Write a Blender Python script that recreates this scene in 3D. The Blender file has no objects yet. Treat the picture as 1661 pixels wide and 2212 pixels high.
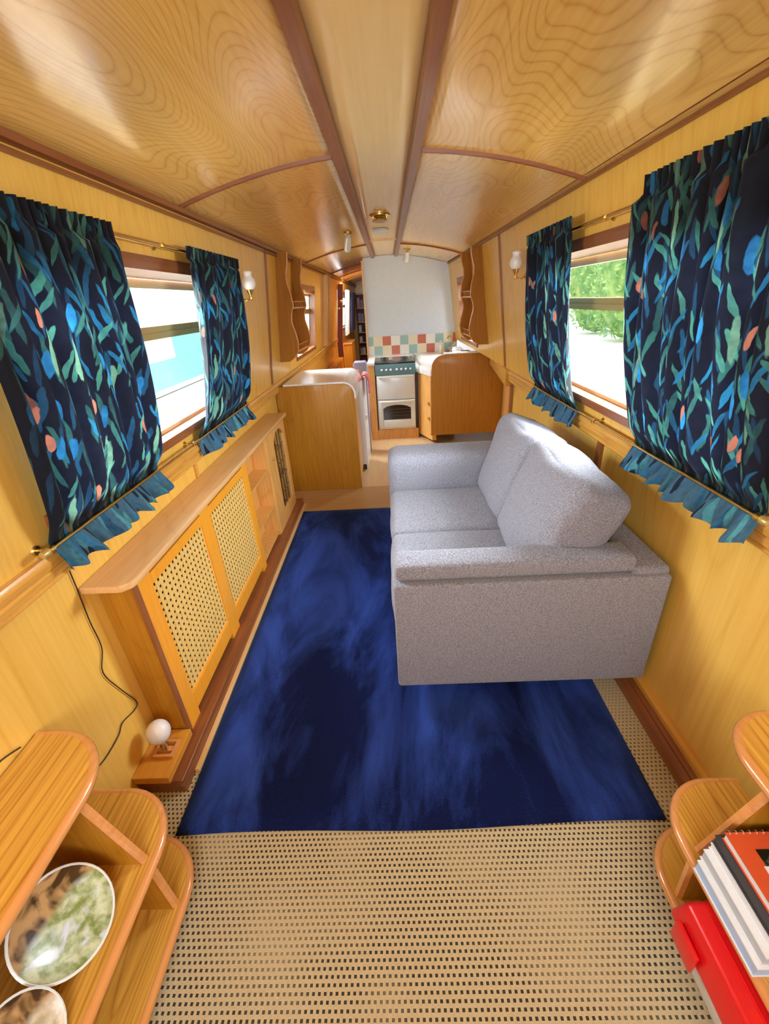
import bpy, bmesh, math, random
from mathutils import Vector, Matrix
random.seed(7)
S = 1.45                       # one camera height in metres: all lengths below are in camera heights
sc = bpy.context.scene
C = sc.collection

# ------------------------------------------------------------------ camera, world, lights, exposure
sc.view_settings.view_transform = 'Standard'
sc.view_settings.look = 'None'
sc.view_settings.gamma = 1.0
sc.view_settings.use_curve_mapping = False
sc.view_settings.exposure = 0.68

def make_camera():
    f, W, H = 915.0, 1661.0, 2212.0
    Y = Vector((837 - W/2, 648 - H/2, f)).normalized()
    D = Vector((0, 1, 0)); D = (D - Y * D.dot(Y)).normalized()
    R = D.cross(Y)
    r = math.radians(3.0)
    Dn = D * math.cos(r) + R * math.sin(r)
    X = Dn.cross(Y)
    M = Matrix((X, Y, -Dn))
    rot = Matrix((M.col[0], -M.col[1], -M.col[2])).transposed()
    cd = bpy.data.cameras.new('camera'); co = bpy.data.objects.new('camera', cd); C.objects.link(co)
    cd.sensor_fit = 'HORIZONTAL'; cd.sensor_width = 36.0; cd.lens = 36.0 * f / W
    cd.clip_start = 0.02; cd.clip_end = 200
    co.matrix_world = Matrix.Translation((0, 0, S)) @ rot.to_4x4()
    sc.camera = co
make_camera()

def make_world():
    w = bpy.data.worlds.new('sky'); sc.world = w; w.use_nodes = True
    nt = w.node_tree; nt.nodes.clear()
    out = nt.nodes.new('ShaderNodeOutputWorld'); bg = nt.nodes.new('ShaderNodeBackground')
    bg.inputs['Color'].default_value = (0.80, 0.90, 1.0, 1); bg.inputs['Strength'].default_value = 2.2
    nt.links.new(bg.outputs[0], out.inputs[0])
make_world()

def area(name, loc, target, sx, sy, power, col=(1, 1, 1), spread=180):
    l = bpy.data.lights.new(name, 'AREA'); l.shape = 'RECTANGLE'; l.size = sx * S; l.size_y = sy * S
    l.energy = power; l.color = col; l.spread = math.radians(spread)
    o = bpy.data.objects.new(name, l); C.objects.link(o)
    o.location = Vector(loc) * S
    d = (Vector(target) - Vector(loc))
    o.rotation_euler = d.to_track_quat('-Z', 'Y').to_euler()
    return o
sun = bpy.data.lights.new('sun', 'SUN'); sun.energy = 2.0; sun.angle = math.radians(3); sun.color = (1, .96, .88)
so = bpy.data.objects.new('sun', sun); C.objects.link(so)
so.rotation_euler = Vector((0.0, 0.35, -1)).to_track_quat('-Z', 'Y').to_euler()
DAY = (0.88, 0.94, 1.0)
area('bow_fill', (0.0, -0.66, 1.0), (0, 1.6, 0.75), 0.75, 0.55, 14, (.90, .95, 1))  # added fill lamp at the unseen bow end, behind the camera
area('daylight_left_window', (-1.0, 1.05, 1.15), (0.35, 1.10, 0.75), 1.2, 0.56, 135, DAY)
area('daylight_right_window', (1.0, 1.15, 1.15), (-0.45, 1.12, 0.65), 1.34, 0.56, 155, DAY)
area('daylight_galley_left', (-1.0, 3.25, 1.32), (-0.25, 2.8, 0.7), 0.5, 0.4, 75, DAY)
area('daylight_galley_right', (0.98, 3.42, 1.30), (0.0, 3.5, 0.85), 0.5, 0.4, 60, DAY)
area('passage_fill', (-0.4, 5.2, 1.2), (-0.45, 5.6, 0.4), 0.25, 0.8, 16, (1, .97, .93))  # added fill lamp to lighten the passage; there is no hatch

# ------------------------------------------------------------------ materials
MATS = {}
def base_mat(name):
    m = bpy.data.materials.new(name); m.use_nodes = True
    nt = m.node_tree; b = nt.nodes['Principled BSDF']
    MATS[name] = m
    return m, nt, b
def col(c): return (c[0], c[1], c[2], 1)
def plain(name, c, rough=.5, metal=0, spec=.5, coat=0, sheen=0):
    m, nt, b = base_mat(name)
    b.inputs['Base Color'].default_value = col(c); b.inputs['Roughness'].default_value = rough
    b.inputs['Metallic'].default_value = metal; b.inputs['Specular IOR Level'].default_value = spec
    b.inputs['Coat Weight'].default_value = coat; b.inputs['Sheen Weight'].default_value = sheen
    tc = nt.nodes.new('ShaderNodeTexCoord'); n = nt.nodes.new('ShaderNodeTexNoise'); n.inputs['Scale'].default_value = 40
    nt.links.new(tc.outputs['Object'], n.inputs['Vector'])
    mx = nt.nodes.new('ShaderNodeMix'); mx.data_type = 'RGBA'
    mx.inputs[6].default_value = col([x*.94 for x in c]); mx.inputs[7].default_value = col([min(1, x*1.05) for x in c])
    nt.links.new(n.outputs['Fac'], mx.inputs[0]); nt.links.new(mx.outputs[2], b.inputs['Base Color'])
    return m
def N(nt, t, **kw):
    n = nt.nodes.new(t)
    for k, v in kw.items(): setattr(n, k, v)
    return n
def math_n(nt, op, a, b=None, c=None):
    n = nt.nodes.new('ShaderNodeMath'); n.operation = op
    for i, v in enumerate((a, b, c)):
        if v is None: continue
        if isinstance(v, (int, float)): n.inputs[i].default_value = v
        else: nt.links.new(v, n.inputs[i])
    return n.outputs[0]
def mixc(nt, fac, a, b):
    n = nt.nodes.new('ShaderNodeMix'); n.data_type = 'RGBA'
    for i, v in ((0, fac), (6, a), (7, b)):
        if isinstance(v, (int, float)): n.inputs[i].default_value = v
        elif isinstance(v, tuple): n.inputs[i].default_value = col(v)
        else: nt.links.new(v, n.inputs[i])
    return n.outputs[2]
def ramp(nt, fac, lo, hi):
    n = nt.nodes.new('ShaderNodeMapRange'); n.inputs[1].default_value = lo; n.inputs[2].default_value = hi
    nt.links.new(fac, n.inputs[0]); return n.outputs[0]
def wood(name, light, dark, axis='z', rough=.3, scale=1.0, rings=9.0, figure=.45, streak=.35, coat=.15, stretch=.22):
    """veneer: nested cathedral rings from the contour lines of a stretched noise, plus fine pores along the grain"""
    m, nt, b = base_mat(name); L = nt.links
    tc = N(nt, 'ShaderNodeTexCoord'); mp = N(nt, 'ShaderNodeMapping')
    st = {'x': (stretch, 1, 1), 'y': (1, stretch, 1), 'z': (1, 1, stretch)}[axis]
    mp.inputs['Scale'].default_value = [v*scale for v in st]; L.new(tc.outputs['Object'], mp.inputs['Vector'])
    n1 = N(nt, 'ShaderNodeTexNoise'); n1.inputs['Scale'].default_value = 1.6; n1.inputs['Detail'].default_value = 1.5; n1.inputs['Roughness'].default_value = .35
    L.new(mp.outputs[0], n1.inputs['Vector'])
    r = math_n(nt, 'FRACT', math_n(nt, 'MULTIPLY', n1.outputs['Fac'], rings*3))
    tri = math_n(nt, 'POWER', math_n(nt, 'ABSOLUTE', math_n(nt, 'SUBTRACT', math_n(nt, 'MULTIPLY', r, 2), 1)), 5)
    mp2 = N(nt, 'ShaderNodeMapping'); st2 = {'x': (.03, 1, 1), 'y': (1, .03, 1), 'z': (1, 1, .03)}[axis]
    mp2.inputs['Scale'].default_value = st2; L.new(tc.outputs['Object'], mp2.inputs['Vector'])
    n2 = N(nt, 'ShaderNodeTexNoise'); n2.inputs['Scale'].default_value = 90; n2.inputs['Detail'].default_value = 3
    L.new(mp2.outputs[0], n2.inputs['Vector'])
    n3 = N(nt, 'ShaderNodeTexNoise'); n3.inputs['Scale'].default_value = 1.1; n3.inputs['Detail'].default_value = 2
    L.new(mp.outputs[0], n3.inputs['Vector'])
    f = math_n(nt, 'ADD', math_n(nt, 'MULTIPLY', tri, figure), math_n(nt, 'MULTIPLY', ramp(nt, n2.outputs['Fac'], .35, .7), streak))
    f = math_n(nt, 'ADD', f, math_n(nt, 'MULTIPLY', ramp(nt, n3.outputs['Fac'], .35, .7), .25))
    cl = nt.nodes.new('ShaderNodeClamp'); L.new(f, cl.inputs[0])
    L.new(mixc(nt, cl.outputs[0], light, dark), b.inputs['Base Color'])
    b.inputs['Roughness'].default_value = rough; b.inputs['Coat Weight'].default_value = coat; b.inputs['Coat Roughness'].default_value = .12
    return m
HL, HD = (.88, .55, .115), (.70, .37, .05)
wood('wall_veneer', HL, HD, 'z', .32, 1.0, 9, .36, .4)
wood('ceiling_veneer', (.95, .63, .19), (.62, .31, .06), 'y', .22, 1.7, 20, .5, .3, .45, .28)
wood('ceiling_plain', (.90, .66, .28), (.76, .48, .15), 'y', .26, .8, 4, .2, .3, .2)
wood('mahogany_trim', (.32, .11, .035), (.17, .045, .014), 'y', .35, 2, 4, .2, .5)
wood('mahogany_arc', (.34, .115, .035), (.19, .05, .015), 'x', .35, 2, 4, .2, .5)
wood('mahogany_post', (.36, .13, .04), (.2, .06, .016), 'z', .35, 2, 4, .2, .5)
wood('oak_rail', (.76, .41, .075), (.48, .20, .03), 'y', .3, 2, 5, .25, .5)
wood('oak_shelf', (.82, .47, .085), (.42, .16, .015), 'y', .26, 3.2, 14, .5, .5, .3, .07)
wood('oak_edge', (.78, .36, .12), (.55, .21, .05), 'y', .22, 2, 4, .2, .4, .4)
wood('oak_dark_panel', (.55, .245, .014), (.37, .14, .007), 'z', .5, 2, 6, .25, .55)
wood('rack_wood', (.46, .19, .010), (.31, .11, .005), 'z', .7, 2, 6, .25, .5, 0)
wood('oak_top', (.84, .52, .24), (.68, .36, .13), 'y', .3, 2, 5, .25, .4)
wood('oak_frame', (.96, .415, .028), (.82, .30, .016), 'z', .3, 2, 5, .2, .4)
wood('oak_frame_y', (.80, .37, .05), (.62, .25, .025), 'y', .3, 2, 5, .2, .4)
wood('pine', (.84, .46, .14), (.62, .27, .055), 'z', .4, 3, 5, .4, .4)
wood('laminate_floor', (.78, .55, .30), (.64, .41, .19), 'y', .3, 2, 4, .25, .4)
wood('floor_strip', (.60, .38, .17), (.48, .28, .11), 'x', .4, 2, 4, .25, .4)
wood('pale_skirting', (.85, .55, .24), (.68, .38, .13), 'y', .35, 2, 4, .2, .4)
wood('grey_planks', (.62, .61, .60), (.45, .44, .43), 'y', .7, 2, 4, .2, .5)
plain('white_paint', (.74, .84, 1.0), .35)
plain('brass', (.72, .50, .16), .22, 1)
plain('brass_frame', (.66, .54, .30), .35, .25)
plain('brass_dull', (.52, .38, .13), .38, .35)
plain('chrome', (.75, .76, .78), .15, 1)
plain('gap_shade', (.03, .012, .004), .8)  # near-black colour standing in for shade behind the cane and in slots
plain('white_enamel', (.80, .86, .88), .25, 0, .5, .3)
plain('cream_plastic', (.85, .82, .74), .4)
plain('appliance_white', (.82, .86, .90), .3)
plain('green_enamel', (.03, .16, .17), .25, 0, .5, .3)
plain('black_glass', (.03, .025, .022), .08, 0, .6)
plain('grill_brown', (.12, .08, .06), .5)
plain('steel_rack', (.45, .44, .42), .3, 1)
plain('red_plastic', (.72, .008, .012), .3, 0, .5, .2)
plain('box_white', (.75, .75, .80), .35)
plain('towel_red', (.80, .16, .17), .9, 0, .2, 0, .3)
plain('lavender', (.36, .36, .55), .6)
plain('cable_black', (.02, .014, .008), .5)
plain('sofa_leg', (.02, .012, .008), .5)
plain('paper_white', (.80, .82, .86), .6)
plain('folder_blue', (.42, .60, .90), .35)
plain('folder_grey', (.50, .55, .62), .4)
plain('cover_black', (.05, .05, .06), .4)
plain('cover_orange', (.70, .10, .03), .35)
plain('cover_rust', (.62, .09, .04), .4)
plain('boat_teal', (.12, .52, .56), .35)
plain('boat_pale', (.80, .92, .94), .4)
plain('boat_trim', (.25, .34, .42), .4)
plain('boat_glass', (.35, .5, .58), .1)
plain('pale_path', (.85, .80, .76), .9)
plain('curtain_pale_blue', (.50, .62, .80), .8, 0, .2)
plain('curtain_navy', (.05, .06, .16), .8, 0, .2)
plain('red_door', (.22, .04, .015), .4)
plain('burgundy', (.16, .03, .02), .5)
plain('cream_item', (.8, .68, .45), .6)
plain('pink_item', (.70, .50, .55), .6)
plain('dark_green_item', (.03, .06, .03), .6)
plain('frost_glass_shade', (.85, .80, .78), .3)

def glass(name, tint=(.95, .98, .97), refl=.08):
    m, nt, b = base_mat(name); nt.nodes.remove(b); o = nt.nodes['Material Output']
    t = N(nt, 'ShaderNodeBsdfTransparent'); t.inputs[0].default_value = col(tint)
    g = N(nt, 'ShaderNodeBsdfGlossy'); g.inputs['Roughness'].default_value = .02
    lw = N(nt, 'ShaderNodeLayerWeight'); fac = math_n(nt, 'ADD', .03, math_n(nt, 'MULTIPLY', math_n(nt, 'POWER', lw.outputs['Facing'], 5), .6))
    mx = N(nt, 'ShaderNodeMixShader'); nt.links.new(fac, mx.inputs[0]); nt.links.new(t.outputs[0], mx.inputs[1]); nt.links.new(g.outputs[0], mx.inputs[2])
    nt.links.new(mx.outputs[0], o.inputs['Surface'])
glass('window_glass'); glass('door_glass', (.8, .85, .85))

def sofa_fabric():
    m, nt, b = base_mat('sofa_fabric'); L = nt.links
    tc = N(nt, 'ShaderNodeTexCoord'); mp = N(nt, 'ShaderNodeMapping'); mp.inputs['Scale'].default_value = (1, 1, 2.2); L.new(tc.outputs['Object'], mp.inputs[0])
    n = N(nt, 'ShaderNodeTexNoise'); n.inputs['Scale'].default_value = 210; n.inputs['Detail'].default_value = 2; L.new(mp.outputs[0], n.inputs['Vector'])
    n2 = N(nt, 'ShaderNodeTexNoise'); n2.inputs['Scale'].default_value = 420; L.new(tc.outputs['Object'], n2.inputs['Vector'])
    f = math_n(nt, 'ADD', math_n(nt, 'MULTIPLY', ramp(nt, n.outputs['Fac'], .33, .67), .6), math_n(nt, 'MULTIPLY', n2.outputs['Fac'], .4))
    L.new(mixc(nt, f, (.085, .085, .11), (.44, .44, .51)), b.inputs['Base Color'])
    b.inputs['Roughness'].default_value = .95; b.inputs['Specular IOR Level'].default_value = .15; b.inputs['Sheen Weight'].default_value = .15
    bp = N(nt, 'ShaderNodeBump'); bp.inputs['Strength'].default_value = .35; bp.inputs['Distance'].default_value = .002; L.new(f, bp.inputs['Height']); L.new(bp.outputs[0], b.inputs['Normal'])
sofa_fabric()
def rug_pile():
    m, nt, b = base_mat('rug_pile'); L = nt.links
    tc = N(nt, 'ShaderNodeTexCoord'); mp = N(nt, 'ShaderNodeMapping'); mp.inputs['Scale'].default_value = (1.6, .55, 1); mp.inputs['Rotation'].default_value = (0, 0, -.25); L.new(tc.outputs['Object'], mp.inputs[0])
    n = N(nt, 'ShaderNodeTexNoise'); n.inputs['Scale'].default_value = 2.2; n.inputs['Detail'].default_value = 5; n.inputs['Roughness'].default_value = .6; n.inputs['Distortion'].default_value = .8; L.new(mp.outputs[0], n.inputs['Vector'])
    n2 = N(nt, 'ShaderNodeTexNoise'); n2.inputs['Scale'].default_value = 260; L.new(tc.outputs['Object'], n2.inputs['Vector'])
    f = math_n(nt, 'ADD', ramp(nt, n.outputs['Fac'], .42, .68), math_n(nt, 'MULTIPLY', math_n(nt, 'SUBTRACT', n2.outputs['Fac'], .5), .5))
    L.new(mixc(nt, f, (.004, .008, .050), (.034, .082, .41)), b.inputs['Base Color'])
    b.inputs['Roughness'].default_value = .9; b.inputs['Specular IOR Level'].default_value = .1
    b.inputs['Sheen Weight'].default_value = .35; b.inputs['Sheen Roughness'].default_value = .4; b.inputs['Sheen Tint'].default_value = (.15, .3, 1, 1)
    bp = N(nt, 'ShaderNodeBump'); bp.inputs['Strength'].default_value = .5; bp.inputs['Distance'].default_value = .004; L.new(n2.outputs['Fac'], bp.inputs['Height']); L.new(bp.outputs[0], b.inputs['Normal'])
rug_pile()
def sisal():
    m, nt, b = base_mat('sisal'); L = nt.links
    tc = N(nt, 'ShaderNodeTexCoord'); sp = N(nt, 'ShaderNodeSeparateXYZ'); L.new(tc.outputs['Object'], sp.inputs[0])
    p = .0096 * S
    yy = math_n(nt, 'DIVIDE', sp.outputs[1], p)
    row = math_n(nt, 'FLOOR', yy)
    xx = math_n(nt, 'ADD', math_n(nt, 'DIVIDE', sp.outputs[0], p), math_n(nt, 'MULTIPLY', math_n(nt, 'MODULO', row, 2), .5))
    fx = math_n(nt, 'ABSOLUTE', math_n(nt, 'SUBTRACT', math_n(nt, 'FRACT', xx), .5))
    fy = math_n(nt, 'ABSOLUTE', math_n(nt, 'SUBTRACT', math_n(nt, 'FRACT', yy), .5))
    dot = math_n(nt, 'MULTIPLY', math_n(nt, 'LESS_THAN', fx, .24), math_n(nt, 'LESS_THAN', fy, .23))
    loop = math_n(nt, 'MULTIPLY', math_n(nt, 'ADD', fx, math_n(nt, 'MULTIPLY', fy, .7)), 1.1)
    n = N(nt, 'ShaderNodeTexNoise'); n.inputs['Scale'].default_value = 120; L.new(tc.outputs['Object'], n.inputs['Vector'])
    n3 = N(nt, 'ShaderNodeTexNoise'); n3.inputs['Scale'].default_value = 3; L.new(tc.outputs['Object'], n3.inputs['Vector'])
    c = mixc(nt, n.outputs['Fac'], (.50, .40, .235), (.70, .60, .40))
    c = mixc(nt, math_n(nt, 'MULTIPLY', loop, .35), c, (.40, .30, .16))
    c = mixc(nt, math_n(nt, 'MULTIPLY', dot, ramp(nt, n3.outputs['Fac'], .1, .5)), c, (.045, .045, .035))
    L.new(c, b.inputs['Base Color']); b.inputs['Roughness'].default_value = .9; b.inputs['Specular IOR Level'].default_value = .15
    bp = N(nt, 'ShaderNodeBump'); bp.inputs['Strength'].default_value = .6; bp.inputs['Distance'].default_value = .004; bp.invert = True; L.new(dot, bp.inputs['Height']); L.new(bp.outputs[0], b.inputs['Normal'])
sisal()
def leaf_cloth(name, ground, layers, translucent):
    m, nt, b = base_mat(name); L = nt.links
    uv = N(nt, 'ShaderNodeUVMap'); uv.uv_map = 'UVMap'
    nz = N(nt, 'ShaderNodeTexNoise'); nz.inputs['Scale'].default_value = 7; nz.inputs['Detail'].default_value = 3; L.new(uv.outputs[0], nz.inputs['Vector'])
    wob = N(nt, 'ShaderNodeVectorMath'); wob.operation = 'SCALE'; wob.inputs['Scale'].default_value = .06; L.new(nz.outputs['Color'], wob.inputs[0])
    add = N(nt, 'ShaderNodeVectorMath'); add.operation = 'ADD'; L.new(uv.outputs[0], add.inputs[0]); L.new(wob.outputs[0], add.inputs[1])
    st = N(nt, 'ShaderNodeTexNoise'); st.inputs['Scale'].default_value = 38; st.inputs['Detail'].default_value = 3; L.new(uv.outputs[0], st.inputs['Vector'])
    c = mixc(nt, st.outputs['Fac'], ground[0], ground[1])
    for i, (rot, scl, cc, dens, rad) in enumerate(layers):
        mp = N(nt, 'ShaderNodeMapping'); mp.inputs['Rotation'].default_value = (0, 0, rot); mp.inputs['Location'].default_value = (i*3.7, i*1.3, 0)
        L.new(add.outputs[0], mp.inputs[0])
        mp2 = N(nt, 'ShaderNodeMapping'); mp2.inputs['Scale'].default_value = (scl[0], scl[1], 1); L.new(mp.outputs[0], mp2.inputs[0])
        v = N(nt, 'ShaderNodeTexVoronoi'); v.voronoi_dimensions = '2D'; v.inputs['Scale'].default_value = 1; v.inputs['Randomness'].default_value = .9; L.new(mp2.outputs[0], v.inputs['Vector'])
        sp = N(nt, 'ShaderNodeSeparateColor'); L.new(v.outputs['Color'], sp.inputs[0])
        on = math_n(nt, 'LESS_THAN', sp.outputs[0], dens)
        d = math_n(nt, 'ADD', v.outputs['Distance'], math_n(nt, 'MULTIPLY', math_n(nt, 'SUBTRACT', st.outputs['Fac'], .5), .22))
        mask = math_n(nt, 'MULTIPLY', ramp(nt, d, rad, rad*.86), on)
        tone = math_n(nt, 'ADD', math_n(nt, 'MULTIPLY', sp.outputs[1], .75), math_n(nt, 'MULTIPLY', ramp(nt, st.outputs['Fac'], .35, .65), .35))
        mm = N(nt, 'ShaderNodeMix', data_type='RGBA'); mm.inputs[6].default_value = (cc[0]*.22+.004, cc[1]*.22+.006, cc[2]*.25+.012, 1); mm.inputs[7].default_value = col(cc); L.new(tone, mm.inputs[0])
        c = mixc(nt, mask, c, mm.outputs[2])
    L.new(c, b.inputs['Base Color']); b.inputs['Roughness'].default_value = .75; b.inputs['Specular IOR Level'].default_value = .25; b.inputs['Sheen Weight'].default_value = .1
    tr = N(nt, 'ShaderNodeBsdfTranslucent'); L.new(c, tr.inputs[0])
    mx = N(nt, 'ShaderNodeMixShader'); mx.inputs[0].default_value = translucent; o = nt.nodes['Material Output']
    L.new(b.outputs[0], mx.inputs[1]); L.new(tr.outputs[0], mx.inputs[2]); L.new(mx.outputs[0], o.inputs['Surface'])
leaf_cloth('leaf_cloth', ((.0022, .0028, .0065), (.006, .008, .017)),
    [(.22, (37, 5.4), (.009, .045, .09), .42, .33), (-.25, (35, 5.0), (.022, .09, .08), .37, .32), (.40, (40, 6.4), (.045, .17, .13), .27, .30),
     (-.45, (42, 6.6), (.011, .10, .19), .27, .30), (.08, (32, 4.6), (.12, .25, .165), .18, .29), (.60, (40, 7.6), (.035, .14, .115), .16, .30),
     (.15, (26, 9.5), (.018, .17, .37), .085, .34), (-.15, (33, 12), (.34, .115, .07), .05, .32)], .3)
leaf_cloth('frill_cloth', ((.03, .085, .16), (.08, .22, .34)),
    [(.25, (16, 4), (.04, .22, .44), .5, .40), (-.2, (19, 5), (.10, .40, .50), .4, .38), (0, (24, 7), (.01, .02, .05), .40, .36)], .25)
def cane():
    m, nt, b = base_mat('cane_weave'); L = nt.links
    tc = N(nt, 'ShaderNodeTexCoord'); sp = N(nt, 'ShaderNodeSeparateXYZ'); L.new(tc.outputs['Object'], sp.inputs[0])
    n = N(nt, 'ShaderNodeTexNoise'); n.inputs['Scale'].default_value = 60; L.new(tc.outputs['Object'], n.inputs['Vector'])
    L.new(mixc(nt, n.outputs['Fac'], (.92, .64, .22), (.72, .42, .10)), b.inputs['Base Color']); b.inputs['Roughness'].default_value = .45
cane()
def tiles():
    m, nt, b = base_mat('check_tiles'); L = nt.links
    tc = N(nt, 'ShaderNodeTexCoord'); sp = N(nt, 'ShaderNodeSeparateXYZ'); L.new(tc.outputs['Object'], sp.inputs[0])
    tx = math_n(nt, 'ADD', math_n(nt, 'DIVIDE', math_n(nt, 'ADD', sp.outputs[0], .131*S), .0727*S), 40.0)
    tz = math_n(nt, 'DIVIDE', math_n(nt, 'SUBTRACT', .734*S, sp.outputs[2]), .0745*S)
    k = math_n(nt, 'MODULO', math_n(nt, 'ADD', math_n(nt, 'SUBTRACT', math_n(nt, 'FLOOR', tx), math_n(nt, 'FLOOR', tz)), 9), 4)
    c = mixc(nt, math_n(nt, 'COMPARE', k, 1, .1), (.90, .90, .88), (.86, .78, .56))
    c = mixc(nt, math_n(nt, 'COMPARE', k, 2, .1), c, (.62, .17, .09))
    c = mixc(nt, math_n(nt, 'COMPARE', k, 0, .1), c, (.36, .58, .54))
    gx = math_n(nt, 'ABSOLUTE', math_n(nt, 'SUBTRACT', math_n(nt, 'FRACT', tx), .5)); gz = math_n(nt, 'ABSOLUTE', math_n(nt, 'SUBTRACT', math_n(nt, 'FRACT', tz), .5))
    g = math_n(nt, 'GREATER_THAN', math_n(nt, 'MAXIMUM', gx, gz), .47)
    L.new(mixc(nt, g, c, (.82, .80, .76)), b.inputs['Base Color']); b.inputs['Roughness'].default_value = .2
tiles()
def plate_picture(name, greens, dark):
    m, nt, b = base_mat(name); L = nt.links
    tc = N(nt, 'ShaderNodeTexCoord'); sp = N(nt, 'ShaderNodeSeparateXYZ'); L.new(tc.outputs['Object'], sp.inputs[0])
    n = N(nt, 'ShaderNodeTexNoise'); n.inputs['Scale'].default_value = 45; n.inputs['Detail'].default_value = 5; L.new(tc.outputs['Object'], n.inputs['Vector'])
    n2 = N(nt, 'ShaderNodeTexNoise'); n2.inputs['Scale'].default_value = 16; n2.inputs['Detail'].default_value = 3; n2.inputs['Distortion'].default_value = 1; L.new(tc.outputs['Object'], n2.inputs['Vector'])
    c = mixc(nt, ramp(nt, n.outputs['Fac'], .38, .62), greens[0], greens[1])
    c = mixc(nt, ramp(nt, n2.outputs['Fac'], .52, .62), c, (.62, .68, .74))
    up = ramp(nt, math_n(nt, 'ADD', sp.outputs[2], math_n(nt, 'MULTIPLY', sp.outputs[1], .12)), dark[0], dark[1])
    w = mixc(nt, ramp(nt, n2.outputs['Fac'], .42, .56), (.50, .30, .13), (.05, .025, .01))
    L.new(mixc(nt, up, c, w), b.inputs['Base Color']); b.inputs['Roughness'].default_value = .28
plate_picture('plate_picture', ((.20, .26, .07), (.60, .66, .45)), (.010, .022)); plate_picture('plate_picture_brown', ((.40, .34, .22), (.66, .60, .50)), (-.004, .010))
def photo_cover():
    m, nt, b = base_mat('photo_cover'); L = nt.links
    tc = N(nt, 'ShaderNodeTexCoord'); n = N(nt, 'ShaderNodeTexNoise'); n.inputs['Scale'].default_value = 40; n.inputs['Detail'].default_value = 5; L.new(tc.outputs['Object'], n.inputs['Vector'])
    L.new(mixc(nt, ramp(nt, n.outputs['Fac'], .5, .68), (.01, .015, .008), (.22, .30, .16)), b.inputs['Base Color']); b.inputs['Roughness'].default_value = .25
photo_cover()
def worktop_stone():
    m, nt, b = base_mat('worktop_laminate'); L = nt.links
    tc = N(nt, 'ShaderNodeTexCoord'); n = N(nt, 'ShaderNodeTexNoise'); n.inputs['Scale'].default_value = 45; n.inputs['Detail'].default_value = 4; L.new(tc.outputs['Object'], n.inputs['Vector'])
    L.new(mixc(nt, ramp(nt, n.outputs['Fac'], .35, .65), (.80, .77, .74), (.92, .91, .90)), b.inputs['Base Color']); b.inputs['Roughness'].default_value = .22
worktop_stone()
def foliage():
    m, nt, b = base_mat('foliage'); L = nt.links
    tc = N(nt, 'ShaderNodeTexCoord'); n = N(nt, 'ShaderNodeTexNoise'); n.inputs['Scale'].default_value = 9; n.inputs['Detail'].default_value = 5; L.new(tc.outputs['Object'], n.inputs['Vector'])
    L.new(mixc(nt, ramp(nt, n.outputs['Fac'], .35, .65), (.10, .24, .07), (.42, .58, .22)), b.inputs['Base Color']); b.inputs['Roughness'].default_value = .7
    tr = N(nt, 'ShaderNodeBsdfTranslucent'); tr.inputs[0].default_value = (.4, .6, .25, 1); mx = N(nt, 'ShaderNodeMixShader'); mx.inputs[0].default_value = .4
    o = nt.nodes['Material Output']; L.new(b.outputs[0], mx.inputs[1]); L.new(tr.outputs[0], mx.inputs[2]); L.new(mx.outputs[0], o.inputs['Surface'])
foliage()

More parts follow.
